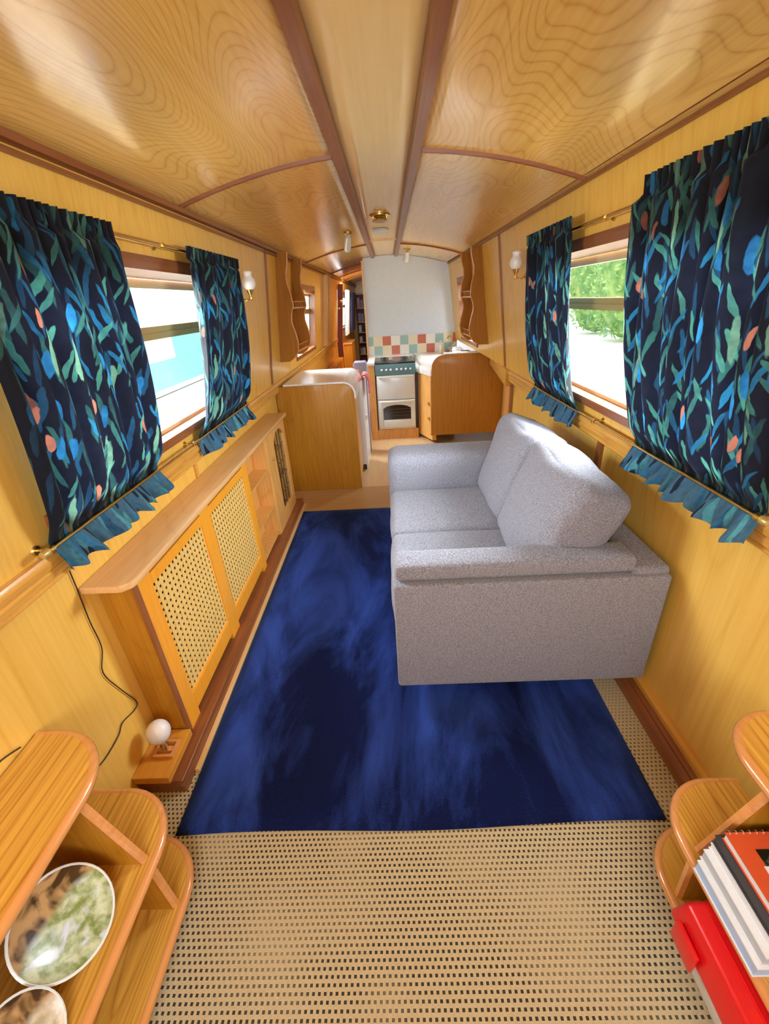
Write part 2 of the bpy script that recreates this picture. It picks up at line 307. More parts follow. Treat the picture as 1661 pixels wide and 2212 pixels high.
# ------------------------------------------------------------------ mesh helpers (lengths in camera heights)
class B:
    def __init__(s): s.bm = bmesh.new(); s.uv = None
    def _merge(s, tb):
        me = bpy.data.meshes.new('t'); tb.to_mesh(me); tb.free(); s.bm.from_mesh(me); bpy.data.meshes.remove(me); return s
    def poly(s, vs, faces, bev=0, seg=2):
        tb = bmesh.new(); V = [tb.verts.new(v) for v in vs]
        for f in faces: tb.faces.new([V[i] for i in f])
        bmesh.ops.recalc_face_normals(tb, faces=tb.faces[:])
        if bev > 0: bmesh.ops.bevel(tb, geom=tb.edges[:], offset=bev, segments=seg, affect='EDGES', profile=.5, clamp_overlap=True)
        return s._merge(tb)
    def hexa(s, v, bev=0, seg=2):      # 4 bottom, 4 top, both counter-clockwise
        return s.poly(v, [(3,2,1,0),(4,5,6,7),(0,1,5,4),(1,2,6,5),(2,3,7,6),(3,0,4,7)], bev, seg)
    def box(s, x0, x1, y0, y1, z0, z1, bev=0, seg=2):
        return s.hexa([(x0,y0,z0),(x1,y0,z0),(x1,y1,z0),(x0,y1,z0),(x0,y0,z1),(x1,y0,z1),(x1,y1,z1),(x0,y1,z1)], bev, seg)
    def prism(s, pts, ax, a0, a1, bev=0, seg=2):
        n = len(pts)
        def P(p, a): return {'x': (a, p[0], p[1]), 'y': (p[0], a, p[1]), 'z': (p[0], p[1], a)}[ax]
        vs = [P(p, a0) for p in pts] + [P(p, a1) for p in pts]
        fs = [tuple(range(n-1, -1, -1)), tuple(range(n, 2*n))] + [(i, (i+1) % n, n+(i+1) % n, n+i) for i in range(n)]
        return s.poly(vs, fs, bev, seg)
    def tube(s, pts, r, n=8, caps=True):
        pts = [Vector(p) for p in pts]; rings = []
        tb = bmesh.new(); up = None
        for i, p in enumerate(pts):
            d = (pts[min(i+1, len(pts)-1)] - pts[max(i-1, 0)]).normalized()
            if up is None: up = Vector((0, 0, 1)) if abs(d.z) < .9 else Vector((1, 0, 0))
            a = d.cross(up).normalized(); b = a.cross(d).normalized(); up = b
            rr = r[i] if isinstance(r, (list, tuple)) else r
            rings.append([tb.verts.new(p + (a*math.cos(t) + b*math.sin(t))*rr) for t in [2*math.pi*k/n for k in range(n)]])
        for r0, r1 in zip(rings, rings[1:]):
            for k in range(n): tb.faces.new((r0[k], r0[(k+1) % n], r1[(k+1) % n], r1[k]))
        if caps: tb.faces.new(rings[0][::-1]); tb.faces.new(rings[-1])
        bmesh.ops.recalc_face_normals(tb, faces=tb.faces[:])
        return s._merge(tb)
    def lathe(s, prof, c, axis=(0,0,1), n=24):
        ax = Vector(axis).normalized(); a = ax.orthogonal().normalized(); b = ax.cross(a); c = Vector(c); tb = bmesh.new(); rings = []
        for (r, h) in prof:
            rings.append([tb.verts.new(c + ax*h + (a*math.cos(t) + b*math.sin(t))*max(r, 1e-5)) for t in [2*math.pi*k/n for k in range(n)]])
        for r0, r1 in zip(rings, rings[1:]):
            for k in range(n): tb.faces.new((r0[k], r0[(k+1) % n], r1[(k+1) % n], r1[k]))
        bmesh.ops.remove_doubles(tb, verts=tb.verts[:], dist=1e-4)
        bmesh.ops.recalc_face_normals(tb, faces=tb.faces[:])
        return s._merge(tb)
    def grid(s, fn, nu, nv, uvfn=None):
        V = [[s.bm.verts.new(fn(i/nu, j/nv)) for j in range(nv+1)] for i in range(nu+1)]
        if uvfn: s.uv = s.uv or s.bm.loops.layers.uv.new('UVMap')
        for i in range(nu):
            for j in range(nv):
                f = s.bm.faces.new((V[i][j], V[i+1][j], V[i+1][j+1], V[i][j+1]))
                if uvfn:
                    for lp, (a, b_) in zip(f.loops, ((i, j), (i+1, j), (i+1, j+1), (i, j+1))): lp[s.uv].uv = uvfn(a/nu, b_/nv)
        return s
    def cushion(s, c, h, r, puff=(0, 0, 0), M=None, n=12, wob=0, seed=0):
        """rounded cube of half sizes h; puff swells each axis in the middle of its face"""
        tb = bmesh.new(); c = Vector(c); M = M or Matrix.Identity(3); rnd = random.Random(seed); ph = [rnd.uniform(0, 6) for _ in range(6)]
        def m(p):
            q = Vector([p[i]*h[i] for i in range(3)]); k = Vector([max(-(h[i]-r), min(h[i]-r, q[i])) for i in range(3)])
            d = q - k; v = k + (d.normalized()*r if d.length > 1e-9 else d)
            o = Vector(v)
            for i in range(3):
                j, l = (i+1) % 3, (i+2) % 3
                o[i] = v[i]*(1 + puff[i]*(1-p[j]**2)*(1-p[l]**2))
            if wob:
                o += Vector((math.sin(p[1]*4+p[2]*5+ph[0]), math.sin(p[0]*5+p[2]*4+ph[1]), math.sin(p[0]*4+p[1]*6+ph[2])))*wob
            return c + M @ o
        cache = {}
        def vert(p):
            key = tuple(round(x, 4) for x in p)
            if key not in cache: cache[key] = tb.verts.new(m(p))
            return cache[key]
        for i in range(3):
            for sg in (-1, 1):
                for a in range(n):
                    for b_ in range(n):
                        q = []
                        for (da, db) in ((0,0),(1,0),(1,1),(0,1)):
                            p = [0, 0, 0]; p[i] = sg; p[(i+1) % 3] = math.sin((-1+2*(a+da)/n)*math.pi/2); p[(i+2) % 3] = math.sin((-1+2*(b_+db)/n)*math.pi/2); q.append(vert(p))
                        tb.faces.new(q if sg > 0 else q[::-1])
        return s._merge(tb)

ROOT = {}
def tag(o, label=None, cat=None, group=None, kind=None):
    if label: o['label'] = label
    if cat: o['category'] = cat
    if group: o['group'] = group
    if kind: o['kind'] = kind
    return o
def thing(name, loc, label, cat, group=None):
    o = bpy.data.objects.new(name, None); C.objects.link(o); o.location = Vector(loc)*S; o.empty_display_size = .05
    ROOT[o.name] = Vector(loc); return tag(o, label, cat, group)
def obj(name, b, mat, parent=None, smooth=None, label=None, cat=None, group=None, kind=None, origin=None, mods=()):
    me = bpy.data.meshes.new(name); bm = b.bm
    if parent is not None:
        p = parent
        while p.parent is not None: p = p.parent
        org = ROOT[p.name]
    elif origin is not None: org = Vector(origin)
    else:
        xs = [v.co.copy() for v in bm.verts]
        org = Vector(((min(v.x for v in xs)+max(v.x for v in xs))/2, (min(v.y for v in xs)+max(v.y for v in xs))/2, min(v.z for v in xs)))
    for v in bm.verts: v.co = (v.co - org)*S
    bm.to_mesh(me); bm.free()
    me.materials.append(MATS[mat])
    if smooth:
        for p_ in me.polygons: p_.use_smooth = True
        if smooth != 'all': me.set_sharp_from_angle(angle=math.radians(40))
    o = bpy.data.objects.new(name, me); C.objects.link(o)
    if parent is not None: o.parent = parent
    else: o.location = org*S; ROOT[o.name] = org
    for md in mods: md(o)
    return tag(o, label, cat, group, kind)
def struct(name, b, mat, **kw): return obj(name, b, mat, kind='structure', origin=(0, 0, 0), **kw)
def solid(th):
    def f(o):
        m = o.modifiers.new('thickness', 'SOLIDIFY'); m.thickness = th*S; m.offset = -1
    return f
def lerp(a, b, t): return a + (b-a)*t

# ------------------------------------------------------------------ the hull: section of the cabin, tapering slightly towards the galley
def u(y): return 1.0 if y < 2.4 else (lerp(1, .9, (y-2.4)/1.4) if y < 3.8 else .9)
def up(x, z, y): k = u(y); return (x*k, 1+(z-1)*k)           # shrink about the axis x=0, z=1
LR, LC = (-.620, .636), (-.550, 1.250)     # left rail point, left cornice point
RR, RC = (.610, .645), (.535, 1.271)
def wl(z, y, off=0):    # a point on the left upper wall at height z (cabin units), off = distance inwards
    x = lerp(LR[0], LC[0], (z-LR[1])/(LC[1]-LR[1])); X, Z = up(x, z, y); return Vector((X+off, y, Z))
def wr(z, y, off=0):
    x = lerp(RR[0], RC[0], (z-RR[1])/(RC[1]-RR[1])); X, Z = up(x, z, y); return Vector((X-off, y, Z))
def ceil_pt(x, y, drop=0):
    z = 1.345 - .30*(x+.008)**2 - drop; X, Z = up(x, z, y); return Vector((X, y, Z))
WZ0, WZ1 = .685, 1.125
WL, WRt = (.66, 1.78), (.66, 1.80)          # saloon windows
KL, KR = (2.85, 3.45), (3.0, 3.5)           # galley windows
CL = (5.3, 6.3)                             # window along the passage

def wall(side):
    f = wl if side == 'left' else wr
    wins = [WL, KL, CL] if side == 'left' else [WRt, KR]
    top = LC[1] if side == 'left' else RC[1]; r0 = LR[1] if side == 'left' else RR[1]
    ys = sorted(set([-.72, 0, 2.27, 2.30, 2.4, 3.1, 3.8, 7.6] + [y for w in wins for y in w])); zs = [r0, WZ0, WZ1, top]
    b = B(); V = {}
    def v(p):
        k = tuple(round(x, 5) for x in p)
        if k not in V: V[k] = b.bm.verts.new(p)
        return V[k]
    sg = -1 if side == 'left' else 1
    for y0, y1 in zip(ys, ys[1:]):
        hole = any(w[0]-1e-6 <= y0 and y1 <= w[1]+1e-6 for w in wins)
        for z0, z1 in zip(zs, zs[1:]):
            if hole and z0 == WZ0: continue
            q = [f(z0, y0), f(z0, y1), f(z1, y1), f(z1, y0)]
            b.bm.faces.new([v(p) for p in (q if side == 'left' else q[::-1])])
        def low(y):
            X, Z = up(sg*.632, .60, y)
            if side == 'right' and y > 2.28: return Vector((lerp(.72, .83, min(1, (y-2.3)/.7)), y, .662))
            return Vector((X if side == 'left' else .632, y, .60))
        a0, a1 = low(y0), low(y1)
        q = [a0, a1, f(r0, y1), f(r0, y0)]; b.bm.faces.new([v(p) for p in (q if side == 'left' else q[::-1])])
        q = [Vector((a0.x, y0, 0)), Vector((a1.x, y1, 0)), a1, a0]; b.bm.faces.new([v(p) for p in (q if side == 'left' else q[::-1])])
    bmesh.ops.recalc_face_normals(b.bm, faces=b.bm.faces[:])
    # face normals inwards
    s_in = sum((fc.normal.x for fc in b.bm.faces))
    if (side == 'left' and s_in < 0) or (side == 'right' and s_in > 0): bmesh.ops.reverse_faces(b.bm, faces=b.bm.faces[:])
    struct('wall_'+side, b, 'wall_veneer', mods=[solid(.03)])
wall('left'); wall('right')

# floor: sisal in the saloon, boards under the passage
struct('floor', B().box(-.66, .66, -.72, 2.06, -.03, 0), 'sisal')
struct('floor', B().box(-.66, .85, 2.06, 2.352, -.03, .001), 'floor_strip')  # darker strip across the floor between sisal and laminate
struct('floor', B().box(-.66, .88, 2.352, 7.6, -.03, .002), 'laminate_floor')

# ceiling in three strips, each a curved sheet
def ceil_strip(x0, x1, mat, n=12, drop=0):
    ys = [-.72, 0, .7, 1.39, 2.4, 3.1, 3.8, 5, 7.6]; b = B()
    V = [[b.bm.verts.new(ceil_pt(lerp(x0, x1, i/n), y, drop)) for i in range(n+1)] for y in ys]
    for j in range(len(ys)-1):
        for i in range(n): b.bm.faces.new((V[j][i], V[j+1][i], V[j+1][i+1], V[j][i+1]))
    bmesh.ops.recalc_face_normals(b.bm, faces=b.bm.faces[:])
    if sum(f.normal.z for f in b.bm.faces) > 0: bmesh.ops.reverse_faces(b.bm, faces=b.bm.faces[:])
    struct('ceiling', b, mat, smooth='all', mods=[solid(.025)])
ceil_strip(-.592, -.11, 'ceiling_veneer'); ceil_strip(-.11, .09, 'ceiling_plain', 4); ceil_strip(.09, .58, 'ceiling_veneer')

tn = [0]
def trim(b, mat, **kw):
    tn[0] += 1; return struct('trim_%d' % tn[0], b, mat, smooth=True, **kw)
def strip_along(path_fn, ys, w, t, nx):
    """a batten following path_fn(y) with section w (across) by t (down from the surface); nx = across direction"""
    b = B(); rings = []
    for y in ys:
        p, a, d = path_fn(y)
        rings.append([b.bm.verts.new(p + a*(-w/2)), b.bm.verts.new(p + a*(-w/2+t*.3) + d*t), b.bm.verts.new(p + a*(w/2-t*.3) + d*t), b.bm.verts.new(p + a*(w/2))])
    for r0, r1 in zip(rings, rings[1:]):
        for k in range(4): b.bm.faces.new((r0[k], r0[(k+1) % 4], r1[(k+1) % 4], r1[k]))
    b.bm.faces.new(rings[0]); b.bm.faces.new(rings[-1][::-1])
    bmesh.ops.recalc_face_normals(b.bm, faces=b.bm.faces[:]); return b
YL = [-.7, 0, 1, 2.4, 3.1, 3.79]; YLL = YL + [5, 7.55]
for x, ys in ((-.111, YLL), (.089, YL)):      # the two long battens
    trim(strip_along(lambda y: (ceil_pt(x, y), Vector((1, 0, 0)), Vector((0, 0, -1))), ys, .031, .014, 0), 'mahogany_trim')
for pt, ys, sg in ((LC, YLL, 1), (RC, YL, -1)):      # cornices
    for (dz, w, t) in ((-.003, .020, .014), (-.021, .010, .007)):
        def fn(y):
            X, Z = up(pt[0], pt[1]+dz, y); return Vector((X, y, Z)), Vector((sg*.12, 0, 1)).normalized(), Vector((sg, 0, -.15)).normalized()
        trim(strip_along(fn, ys, w, t, 0), 'mahogany_trim')
def arc(y, x0, x1, w=.016, t=.008):
    b = B(); n = 14; rings = []
    for i in range(n+1):
        p = ceil_pt(lerp(x0, x1, i/n), y); rings.append([b.bm.verts.new(p + Vector(q)) for q in ((0, -w/2, .002), (0, -w/2+.003, -t), (0, w/2-.003, -t), (0, w/2, .002))])
    for r0, r1 in zip(rings, rings[1:]):
        for k in range(4): b.bm.faces.new((r0[k], r0[(k+1) % 4], r1[(k+1) % 4], r1[k]))
    b.bm.faces.new(rings[0][::-1]); b.bm.faces.new(rings[-1]); bmesh.ops.recalc_face_normals(b.bm, faces=b.bm.faces[:])
    trim(b, 'mahogany_arc')
arc(1.385, -.548, -.127); arc(1.385, .105, .532)
arc(3.15, -.548, -.127); arc(3.2, .105, .532)
for y in (4.25, 4.95, 5.8, 6.7): arc(y, -.548, -.2)
trim(B().box(-.10, .078, 3.0, 3.006, 1.320, 1.330), 'ceiling_plain')

# rails at gunwale height: three-reed moulding
def rail(f, pts_y, z0, z1, th, mat):
    b = B(); zs = [lerp(z0, z1, k) for k in (0, .12, .2, .28, .46, .54, .62, .80, .88, 1)]
    offs = [.6, 1, .75, 1, 1, .75, 1, 1, .75, .6]
    rings = []
    for y in pts_y:
        ring = [b.bm.verts.new(f(z, y, th*o)) for z, o in zip(zs, offs)]; ring += [b.bm.verts.new(f(z1, y, -.004)), b.bm.verts.new(f(z0, y, -.004))]; rings.append(ring)
    n = len(rings[0])
    for r0, r1 in zip(rings, rings[1:]):
        for k in range(n): b.bm.faces.new((r0[k], r0[(k+1) % n], r1[(k+1) % n], r1[k]))
    b.bm.faces.new(rings[0]); b.bm.faces.new(rings[-1][::-1]); bmesh.ops.recalc_face_normals(b.bm, faces=b.bm.faces[:])
    trim(b, mat)
rail(wl, [-.7, 2.4, 3.1, 3.8], .582, .636, .018, 'oak_rail')
rail(wr, [-.7, 2.25], .590, .645, .018, 'oak_rail')
rail(wl, [3.8, 7.5], .582, .636, .018, 'oak_rail')
# the right-hand rail widens into the galley ledge
b = B().hexa([(.585, 2.25, .565), (.70, 2.32, .565), (.80, 3.09, .565), (.685, 3.09, .565), (.585, 2.25, .645), (.70, 2.32, .655), (.80, 3.09, .658), (.685, 3.09, .652)], .004)
trim(b, 'oak_rail')
b = B().hexa([(.708, 2.31, .003), (.716, 2.31, .003), (.80, 3.095, .003), (.792, 3.095, .003), (.708, 2.31, .562), (.716, 2.31, .562), (.80, 3.095, .562), (.792, 3.095, .562)])
trim(b, 'pine')
# cover strips on the wall linings
def cover(f, y, z0, z1, w, mat, t=.006):
    b = B(); p = [f(z0, y-w/2, -.002), f(z0, y+w/2, -.002), f(z0, y+w/2, t), f(z0, y-w/2, t)]; q = [f(z1, y-w/2, -.002), f(z1, y+w/2, -.002), f(z1, y+w/2, t), f(z1, y-w/2, t)]
    b.hexa(p + q); trim(b, mat)
cover(wl, 2.26, .642, 1.235, .022, 'mahogany_post'); cover(wr, 2.36, .65, 1.255, .024, 'mahogany_post')
cover(wl, 1.96, .642, .70, .012, 'oak_rail')
trim(B().box(.622, .634, 1.235, 1.262, .05, .588), 'mahogany_post')
trim(B().box(.618, .634, 2.255, 2.28, .05, .565), 'mahogany_post')
trim(B().box(-.634, -.626, 1.245, 1.262, .527, .58), 'oak_rail')
for y in (3.86, 4.02): cover(wl, y, .645, 1.23, .06, 'pale_skirting', .03)

# skirting boards
b = B().prism([(.632, 0), (.594, 0), (.594, .030), (.606, .036), (.606, .044), (.620, .050), (.632, .050)], 'y', -.7, 2.25); obj('baseboard_right', b, 'mahogany_trim', kind='structure', origin=(0, 0, 0))
b = B().prism([(.632, .0505), (.614, .0505), (.614, .064), (.632, .070)], 'y', -.7, 2.25); trim(b, 'oak_rail')
b = B().prism([(-.634, 0), (-.604, 0), (-.604, .025), (-.634, .03)], 'y', -.7, .575); obj('baseboard_left', b, 'mahogany_trim', kind='structure', origin=(0, 0, 0))

# rear wall behind the camera, left open behind the added bow fill lamp
def back_wall():
    b = B()
    b.box(-.64, -.40, -.74, -.70, 0, 1.30); b.box(.40, .64, -.74, -.70, 0, 1.30); b.box(-.40, .40, -.74, -.70, 0, .68); b.box(-.40, .40, -.74, -.70, 1.3, 1.345)
    struct('wall_back', b, 'wall_veneer')
back_wall()

# ------------------------------------------------------------------ bulkhead and passage
b = B(); n = 12
top = [ceil_pt(lerp(-.178, .535, i/n)/1, 3.8) for i in range(n+1)]
def bulk(z0, top, y0, y1, name, mat, xr):
    side = [(.56, z0), (.56, .66)] + [(wr(z, 3.8).x+.012, wr(z, 3.8).z) for z in (.66, .9, 1.1, 1.255)]
    pts = [(-.178, z0)] + side + [(p.x, p.z-.002) for p in top[::-1] if -.17 < p.x < .47] + [(-.178, ceil_pt(-.198, 3.8).z-.002)]
    return B().prism(pts, 'y', y0, y1)
obj('wall_front', bulk(.0, top, 3.802, 3.86, '', '', .56), 'white_paint', kind='structure', origin=(0, 0, 0))
obj('wall_passage', B().box(-.178, -.16, 3.862, 7.55, 0, 1.30), 'wall_veneer', kind='structure', origin=(0, 0, 0))
obj('wall_end', B().box(-.62, -.16, 7.55, 7.6, 0, 1.31), 'wall_veneer', kind='structure', origin=(0, 0, 0))
obj('tile_splashback', B().box(-.176, .56, 3.788, 3.802, .52, .734), 'check_tiles', origin=(0, 0, 0),
    label='splashback of check red, green, cream and white tiles above the cooker', cat='splashback')
trim(B().box(-.19, -.176, 3.76, 3.80, 0, 1.28), 'pale_skirting')

# ------------------------------------------------------------------ windows
def window(n, f, w, sg, bars=True):
    y0, y1 = w; out = -.055
    def ring(b, m, d0, d1):       # frame of width m between inward offsets d0 and d1
        def P(z, y, o): return f(z, y, o)
        for (ya, yb, za, zb) in ((y0, y1, WZ1-m, WZ1), (y0, y1, WZ0, WZ0+m), (y0, y0+m, WZ0+m, WZ1-m), (y1-m, y1, WZ0+m, WZ1-m)):
            b.hexa([P(za, ya, d0), P(za, yb, d0), P(za, yb, d1), P(za, ya, d1), P(zb, ya, d0), P(zb, yb, d0), P(zb, yb, d1), P(zb, ya, d1)])
    b = B(); ring(b, .008, out, .003)
    o = struct('window_%d' % n, b, 'mahogany_trim')
    ROOT[o.name] = Vector((0, 0, 0))
    b = B()      # inner lining: soffit and sill
    b.hexa([f(WZ1-.045, y0+.008, -.03), f(WZ1-.045, y1-.008, -.03), f(WZ1-.030, y1-.008, .004), f(WZ1-.030, y0+.008, .004), f(WZ1-.006, y0+.008, -.03), f(WZ1-.006, y1-.008, -.03), f(WZ1-.006, y1-.008, .004), f(WZ1-.006, y0+.008, .004)])
    obj('lintel', b, 'mahogany_trim', o)
    b = B(); b.hexa([f(WZ0-.012, y0-.01, -.02), f(WZ0-.012, y1+.01, -.02), f(WZ0-.012, y1+.01, .008), f(WZ0-.012, y0-.01, .008), f(WZ0+.016, y0-.01, -.02), f(WZ0+.016, y1+.01, -.02), f(WZ0+.012, y1+.01, .008), f(WZ0+.012, y0-.01, .008)])
    obj('sill', b, 'mahogany_trim', o)
    b = B()
    for (za, zb) in ((WZ1-.065, WZ1-.045), (WZ0+.006, WZ0+.022)):
        b.hexa([f(za, y0+.008, out), f(za, y1-.008, out), f(za, y1-.008, out+.018), f(za, y0+.008, out+.018), f(zb, y0+.008, out), f(zb, y1-.008, out), f(zb, y1-.008, out+.018), f(zb, y0+.008, out+.018)])
    for (ya, yb) in ((y0+.008, y0+.026), (y1-.026, y1-.008)):
        za, zb = WZ0+.022, WZ1-.065
        b.hexa([f(za, ya, out), f(za, yb, out), f(za, yb, out+.018), f(za, ya, out+.018), f(zb, ya, out), f(zb, yb, out), f(zb, yb, out+.018), f(zb, ya, out+.018)])
    obj('glazing_frame', b, 'brass_frame', o)
    if bars:
        b = B(); za, zb = .940, .972; ya, yb = y0+.026, y1-.026
        b.hexa([f(za, ya, out+.002), f(za, yb, out+.002), f(za, yb, out+.022), f(za, ya, out+.022), f(zb, ya, out+.002), f(zb, yb, out+.002), f(zb, yb, out+.022), f(zb, ya, out+.022)])
        b.hexa([f(za+.010, ya, out+.022), f(za+.010, yb, out+.022), f(za+.010, yb, out+.028), f(za+.010, ya, out+.028), f(za+.016, ya, out+.022), f(za+.016, yb, out+.022), f(za+.016, yb, out+.028), f(za+.016, ya, out+.028)])
        obj('glazing_bar', b, 'brass_dull', o)
    b = B(); d = out+.006; za, zb = WZ0+.02, WZ1-.06
    q = [f(za, y0+.02, d), f(za, y1-.02, d), f(zb, y1-.02, d), f(zb, y0+.02, d)]; b.bm.faces.new([b.bm.verts.new(p) for p in q])
    obj('pane', b, 'window_glass', o)
window(1, wl, WL, -1); window(2, wr, WRt, 1); window(3, wl, KL, -1); window(4, wr, KR, 1); window(5, wl, CL, -1)

# ------------------------------------------------------------------ rug
def rug():
    b = B(); nx, ny = 30, 44
    def fn(a, c):
        x = lerp(-.506, .535, a); y = lerp(.500, 2.045, c)
        if c == 0: y += .004*math.sin(a*9) + .006*(a-.5)
        if a == 1: x -= .006*(1-c)
        e = min(a, 1-a, c*1.4, (1-c)*1.4)
        return (x, y, .0115 if e > .004 else .004)
    b.grid(fn, nx, ny)
    obj('rug', b, 'rug_pile', smooth='all', label='large blue pile rug on the saloon floor running under the sofa', cat='rug', mods=[solid(.008)])
rug()

# ------------------------------------------------------------------ sofa
def sofa():
    t = thing('sofa', (.3, 1.28, .0), 'grey fabric two seater sofa standing on the blue rug by right wall', 'sofa')
    F = 'sofa_fabric'
    obj('base', B().box(-.012, .60, .87, 1.62, .095, .205, .008, 3), F, t, True)
    obj('backrest', B().box(.528, .612, .80, 1.775, .095, .428, .010, 3), F, t, True)
    obj('arm', B().box(-.018, .612, .788, .878, .092, .412, .008, 3), F, t, True)
    obj('arm', B().cushion((.285, 1.6925, .266), (.315, .0925, .174), .040, (.0, .03, .02)), F, t, 'all')
    a = obj('arm_pad', B().cushion((.262, .8445, .4335), (.274, .0395, .0205), .011, (.01, .02, .14)), F, t, 'all')
    for (ya, yb, sd) in ((.884, 1.245, 1), (1.249, 1.598, 2)):
        obj('seat_cushion', B().cushion(((-.022+.50)/2, (ya+yb)/2, .252), (.262, (yb-ya)/2, .052), .026, (.02, .0, .22), None, 14, .0012, sd), F, t, 'all')
    for (yc, hw, tilt, sd, xo, zo) in ((1.040, .178, .34, 3, .425, .452), (1.405, .180, .30, 5, .432, .445)):
        M = Matrix.Rotation(tilt, 3, 'Y') @ Matrix.Rotation(.04 if sd == 3 else -.03, 3, 'X')
        c = obj('back_cushion', B().cushion((xo, yc, zo), (.074, hw, .156), .036, (.20, .02, .03), M, 16, .0025, sd), F, t, 'all')
        pts = []
        for k in range(41):      # seam piped round the front edge
            a_ = 2*math.pi*k/40; ca, sa = math.cos(a_), math.sin(a_)
            e = 3.2; py = math.copysign(abs(ca)**(2/e), ca)*(hw-.012); pz = math.copysign(abs(sa)**(2/e), sa)*.146
            pts.append(Vector((xo, yc, zo)) + M @ Vector((-.057, py, pz)))
        obj('seam', B().tube(pts, .0022, 6), F, c, 'all')
    for (x, y) in ((.09, .98), (.55, .98), (.09, 1.70), (.55, 1.70)):
        obj('leg', B().lathe([(0, .013), (.018, .013), (.022, .094), (0, .094)], (x, y, 0), n=12), 'sofa_leg', t, True)
sofa()

# ------------------------------------------------------------------ radiator cabinet
def cabinet():
    y0, y1, xf, xb = .712, 2.10, -.552, -.631; zt = .514
    t = thing('radiator_cabinet', (-.59, 1.4, 0), 'long orange wood radiator cabinet with cane panels under the left window', 'cabinet')
    obj('top_shelf', B().prism([(-.631, .670), (-.550, .670), (-.534, .684), (-.530, .700), (-.530, y1), (-.631, y1)], 'z', zt, .530, .003), 'oak_top', t, True)
    obj('side_panel', B().box(xb, xf-.004, y0, y0+.014, .05, zt), 'oak_dark_panel', t)
    obj('corner_post', B().box(xf-.007, xf+.0015, y0-.003, y0+.010, .05, zt, .001), 'mahogany_post', t)
    b = B()
    def bar(ya, yb, za, zb, th=.014): b.box(xf-th, xf, ya, yb, za, zb, .0015)
    bar(y0+.010, .772, .04, zt); bar(1.05, 1.112, .04, zt); bar(1.430, 1.475, .04, zt)
    for (ya, yb) in ((.772, 1.05), (1.112, 1.43)):
        bar(ya, yb, .505, zt); bar(ya, yb, .462, .490); bar(ya, yb, .062, .115)
    obj('front_frame', b, 'oak_frame', t)
    b = B()
    for (ya, yb) in ((.772, 1.05), (1.112, 1.43)): b.box(xf-.030, xf-.022, ya-.01, yb+.01, .055, zt)
    obj('back_board', b, 'gap_shade', t)  # near-black sheet close behind the cane, shade of its holes put into colour
    for (ya, yb) in ((.772, 1.05), (1.112, 1.43)):
        b = B(); za, zb = .115, .462; p = .0178
        n = int((zb-za)/p)+1; m = int((yb-ya)/p)+1
        for k in range(n): z = za + k*(zb-za)/(n-1); b.box(xf-.0085, xf-.0065, ya, yb, max(za, z-.0054), min(zb, z+.0054))
        for k in range(m): y = ya + k*(yb-ya)/(m-1); b.box(xf-.0068, xf-.0052, max(ya, y-.0052), min(yb, y+.0052), za, zb)
        obj('cane_panel', b, 'cane_weave', t)
    # open shelves
    b = B(); b.box(xb, xf-.016, 1.475, 1.480, .04, zt); b.box(xb, xb+.006, 1.475, 1.735, .04, zt); b.box(xb, xf-.002, 1.735, 1.748, .04, zt); obj('shelf_compartment', b, 'pine', t)
    for z in (.369, .197, .062): obj('shelf', B().box(xb, xf-.004, 1.48, 1.735, z-.007, z, .001), 'pine', t)
    # glazed leaded door
    d = obj('door', B().box(xf-.014, xf+.002, 1.748, 1.868, .04, zt-.002, .0015).box(xf-.014, xf+.002, 2.055, y1-.002, .04, zt-.002, .0015).box(xf-.014, xf+.002, 1.868, 2.055, .04, .105, .0015)
            .prism([(1.868, .512), (1.868, .44), (1.90, .470), (1.935, .482), (1.985, .482), (2.02, .470), (2.055, .44), (2.055, .512)], 'x', xf-.014, xf+.002), 'pine', t)
    b = B(); b.bm.faces.new([b.bm.verts.new(p) for p in ((xf-.008, 1.865, .10), (xf-.008, 2.058, .10), (xf-.008, 2.058, .485), (xf-.008, 1.865, .485))]); obj('pane', b, 'door_glass', d)
    b = B()
    for k in range(1, 4): b.box(xf-.009, xf-.005, 1.868+k*.0468-.0012, 1.868+k*.0468+.0012, .105, .475)
    for k in range(1, 5): b.box(xf-.009, xf-.005, 1.868, 2.055, .105+k*.073-.0012, .105+k*.073+.0012)
    obj('lead_bars', b, 'steel_rack', d)
    obj('knob', B().lathe([(0, 0), (.006, 0), (.004, .006), (.007, .010), (0, .014)], (xf+.002, 1.80, .39), (1, 0, 0), 12), 'brass_dull', d, True)
    b = B().box(xb, xb+.006, 1.748, 2.095, .04, zt); obj('cupboard_back', b, 'burgundy', t)
    for z in (.37, .24): obj('shelf', B().box(xb+.006, xf-.02, 1.748, 2.095, z-.005, z), 'pine', t)
    # stepped plinth
    b = B().prism([(-.631, .04), (-.522, .04), (-.522, .033), (-.531, .030), (-.531, .022), (-.520, .018), (-.520, 0), (-.631, 0)], 'y', .590, 2.14, .0008, 1)
    obj('plinth', b, 'mahogany_trim', t)
    b = B().box(-.5195, -.507, .635, 2.14, 0.0, .0105, .001); obj('plinth_strip', b, 'pale_skirting', t)
    b = B().box(-.631, -.546, .584, y0-.004, .041, .062, .002); obj('plinth_return', b, 'oak_frame_y', t)
cabinet()

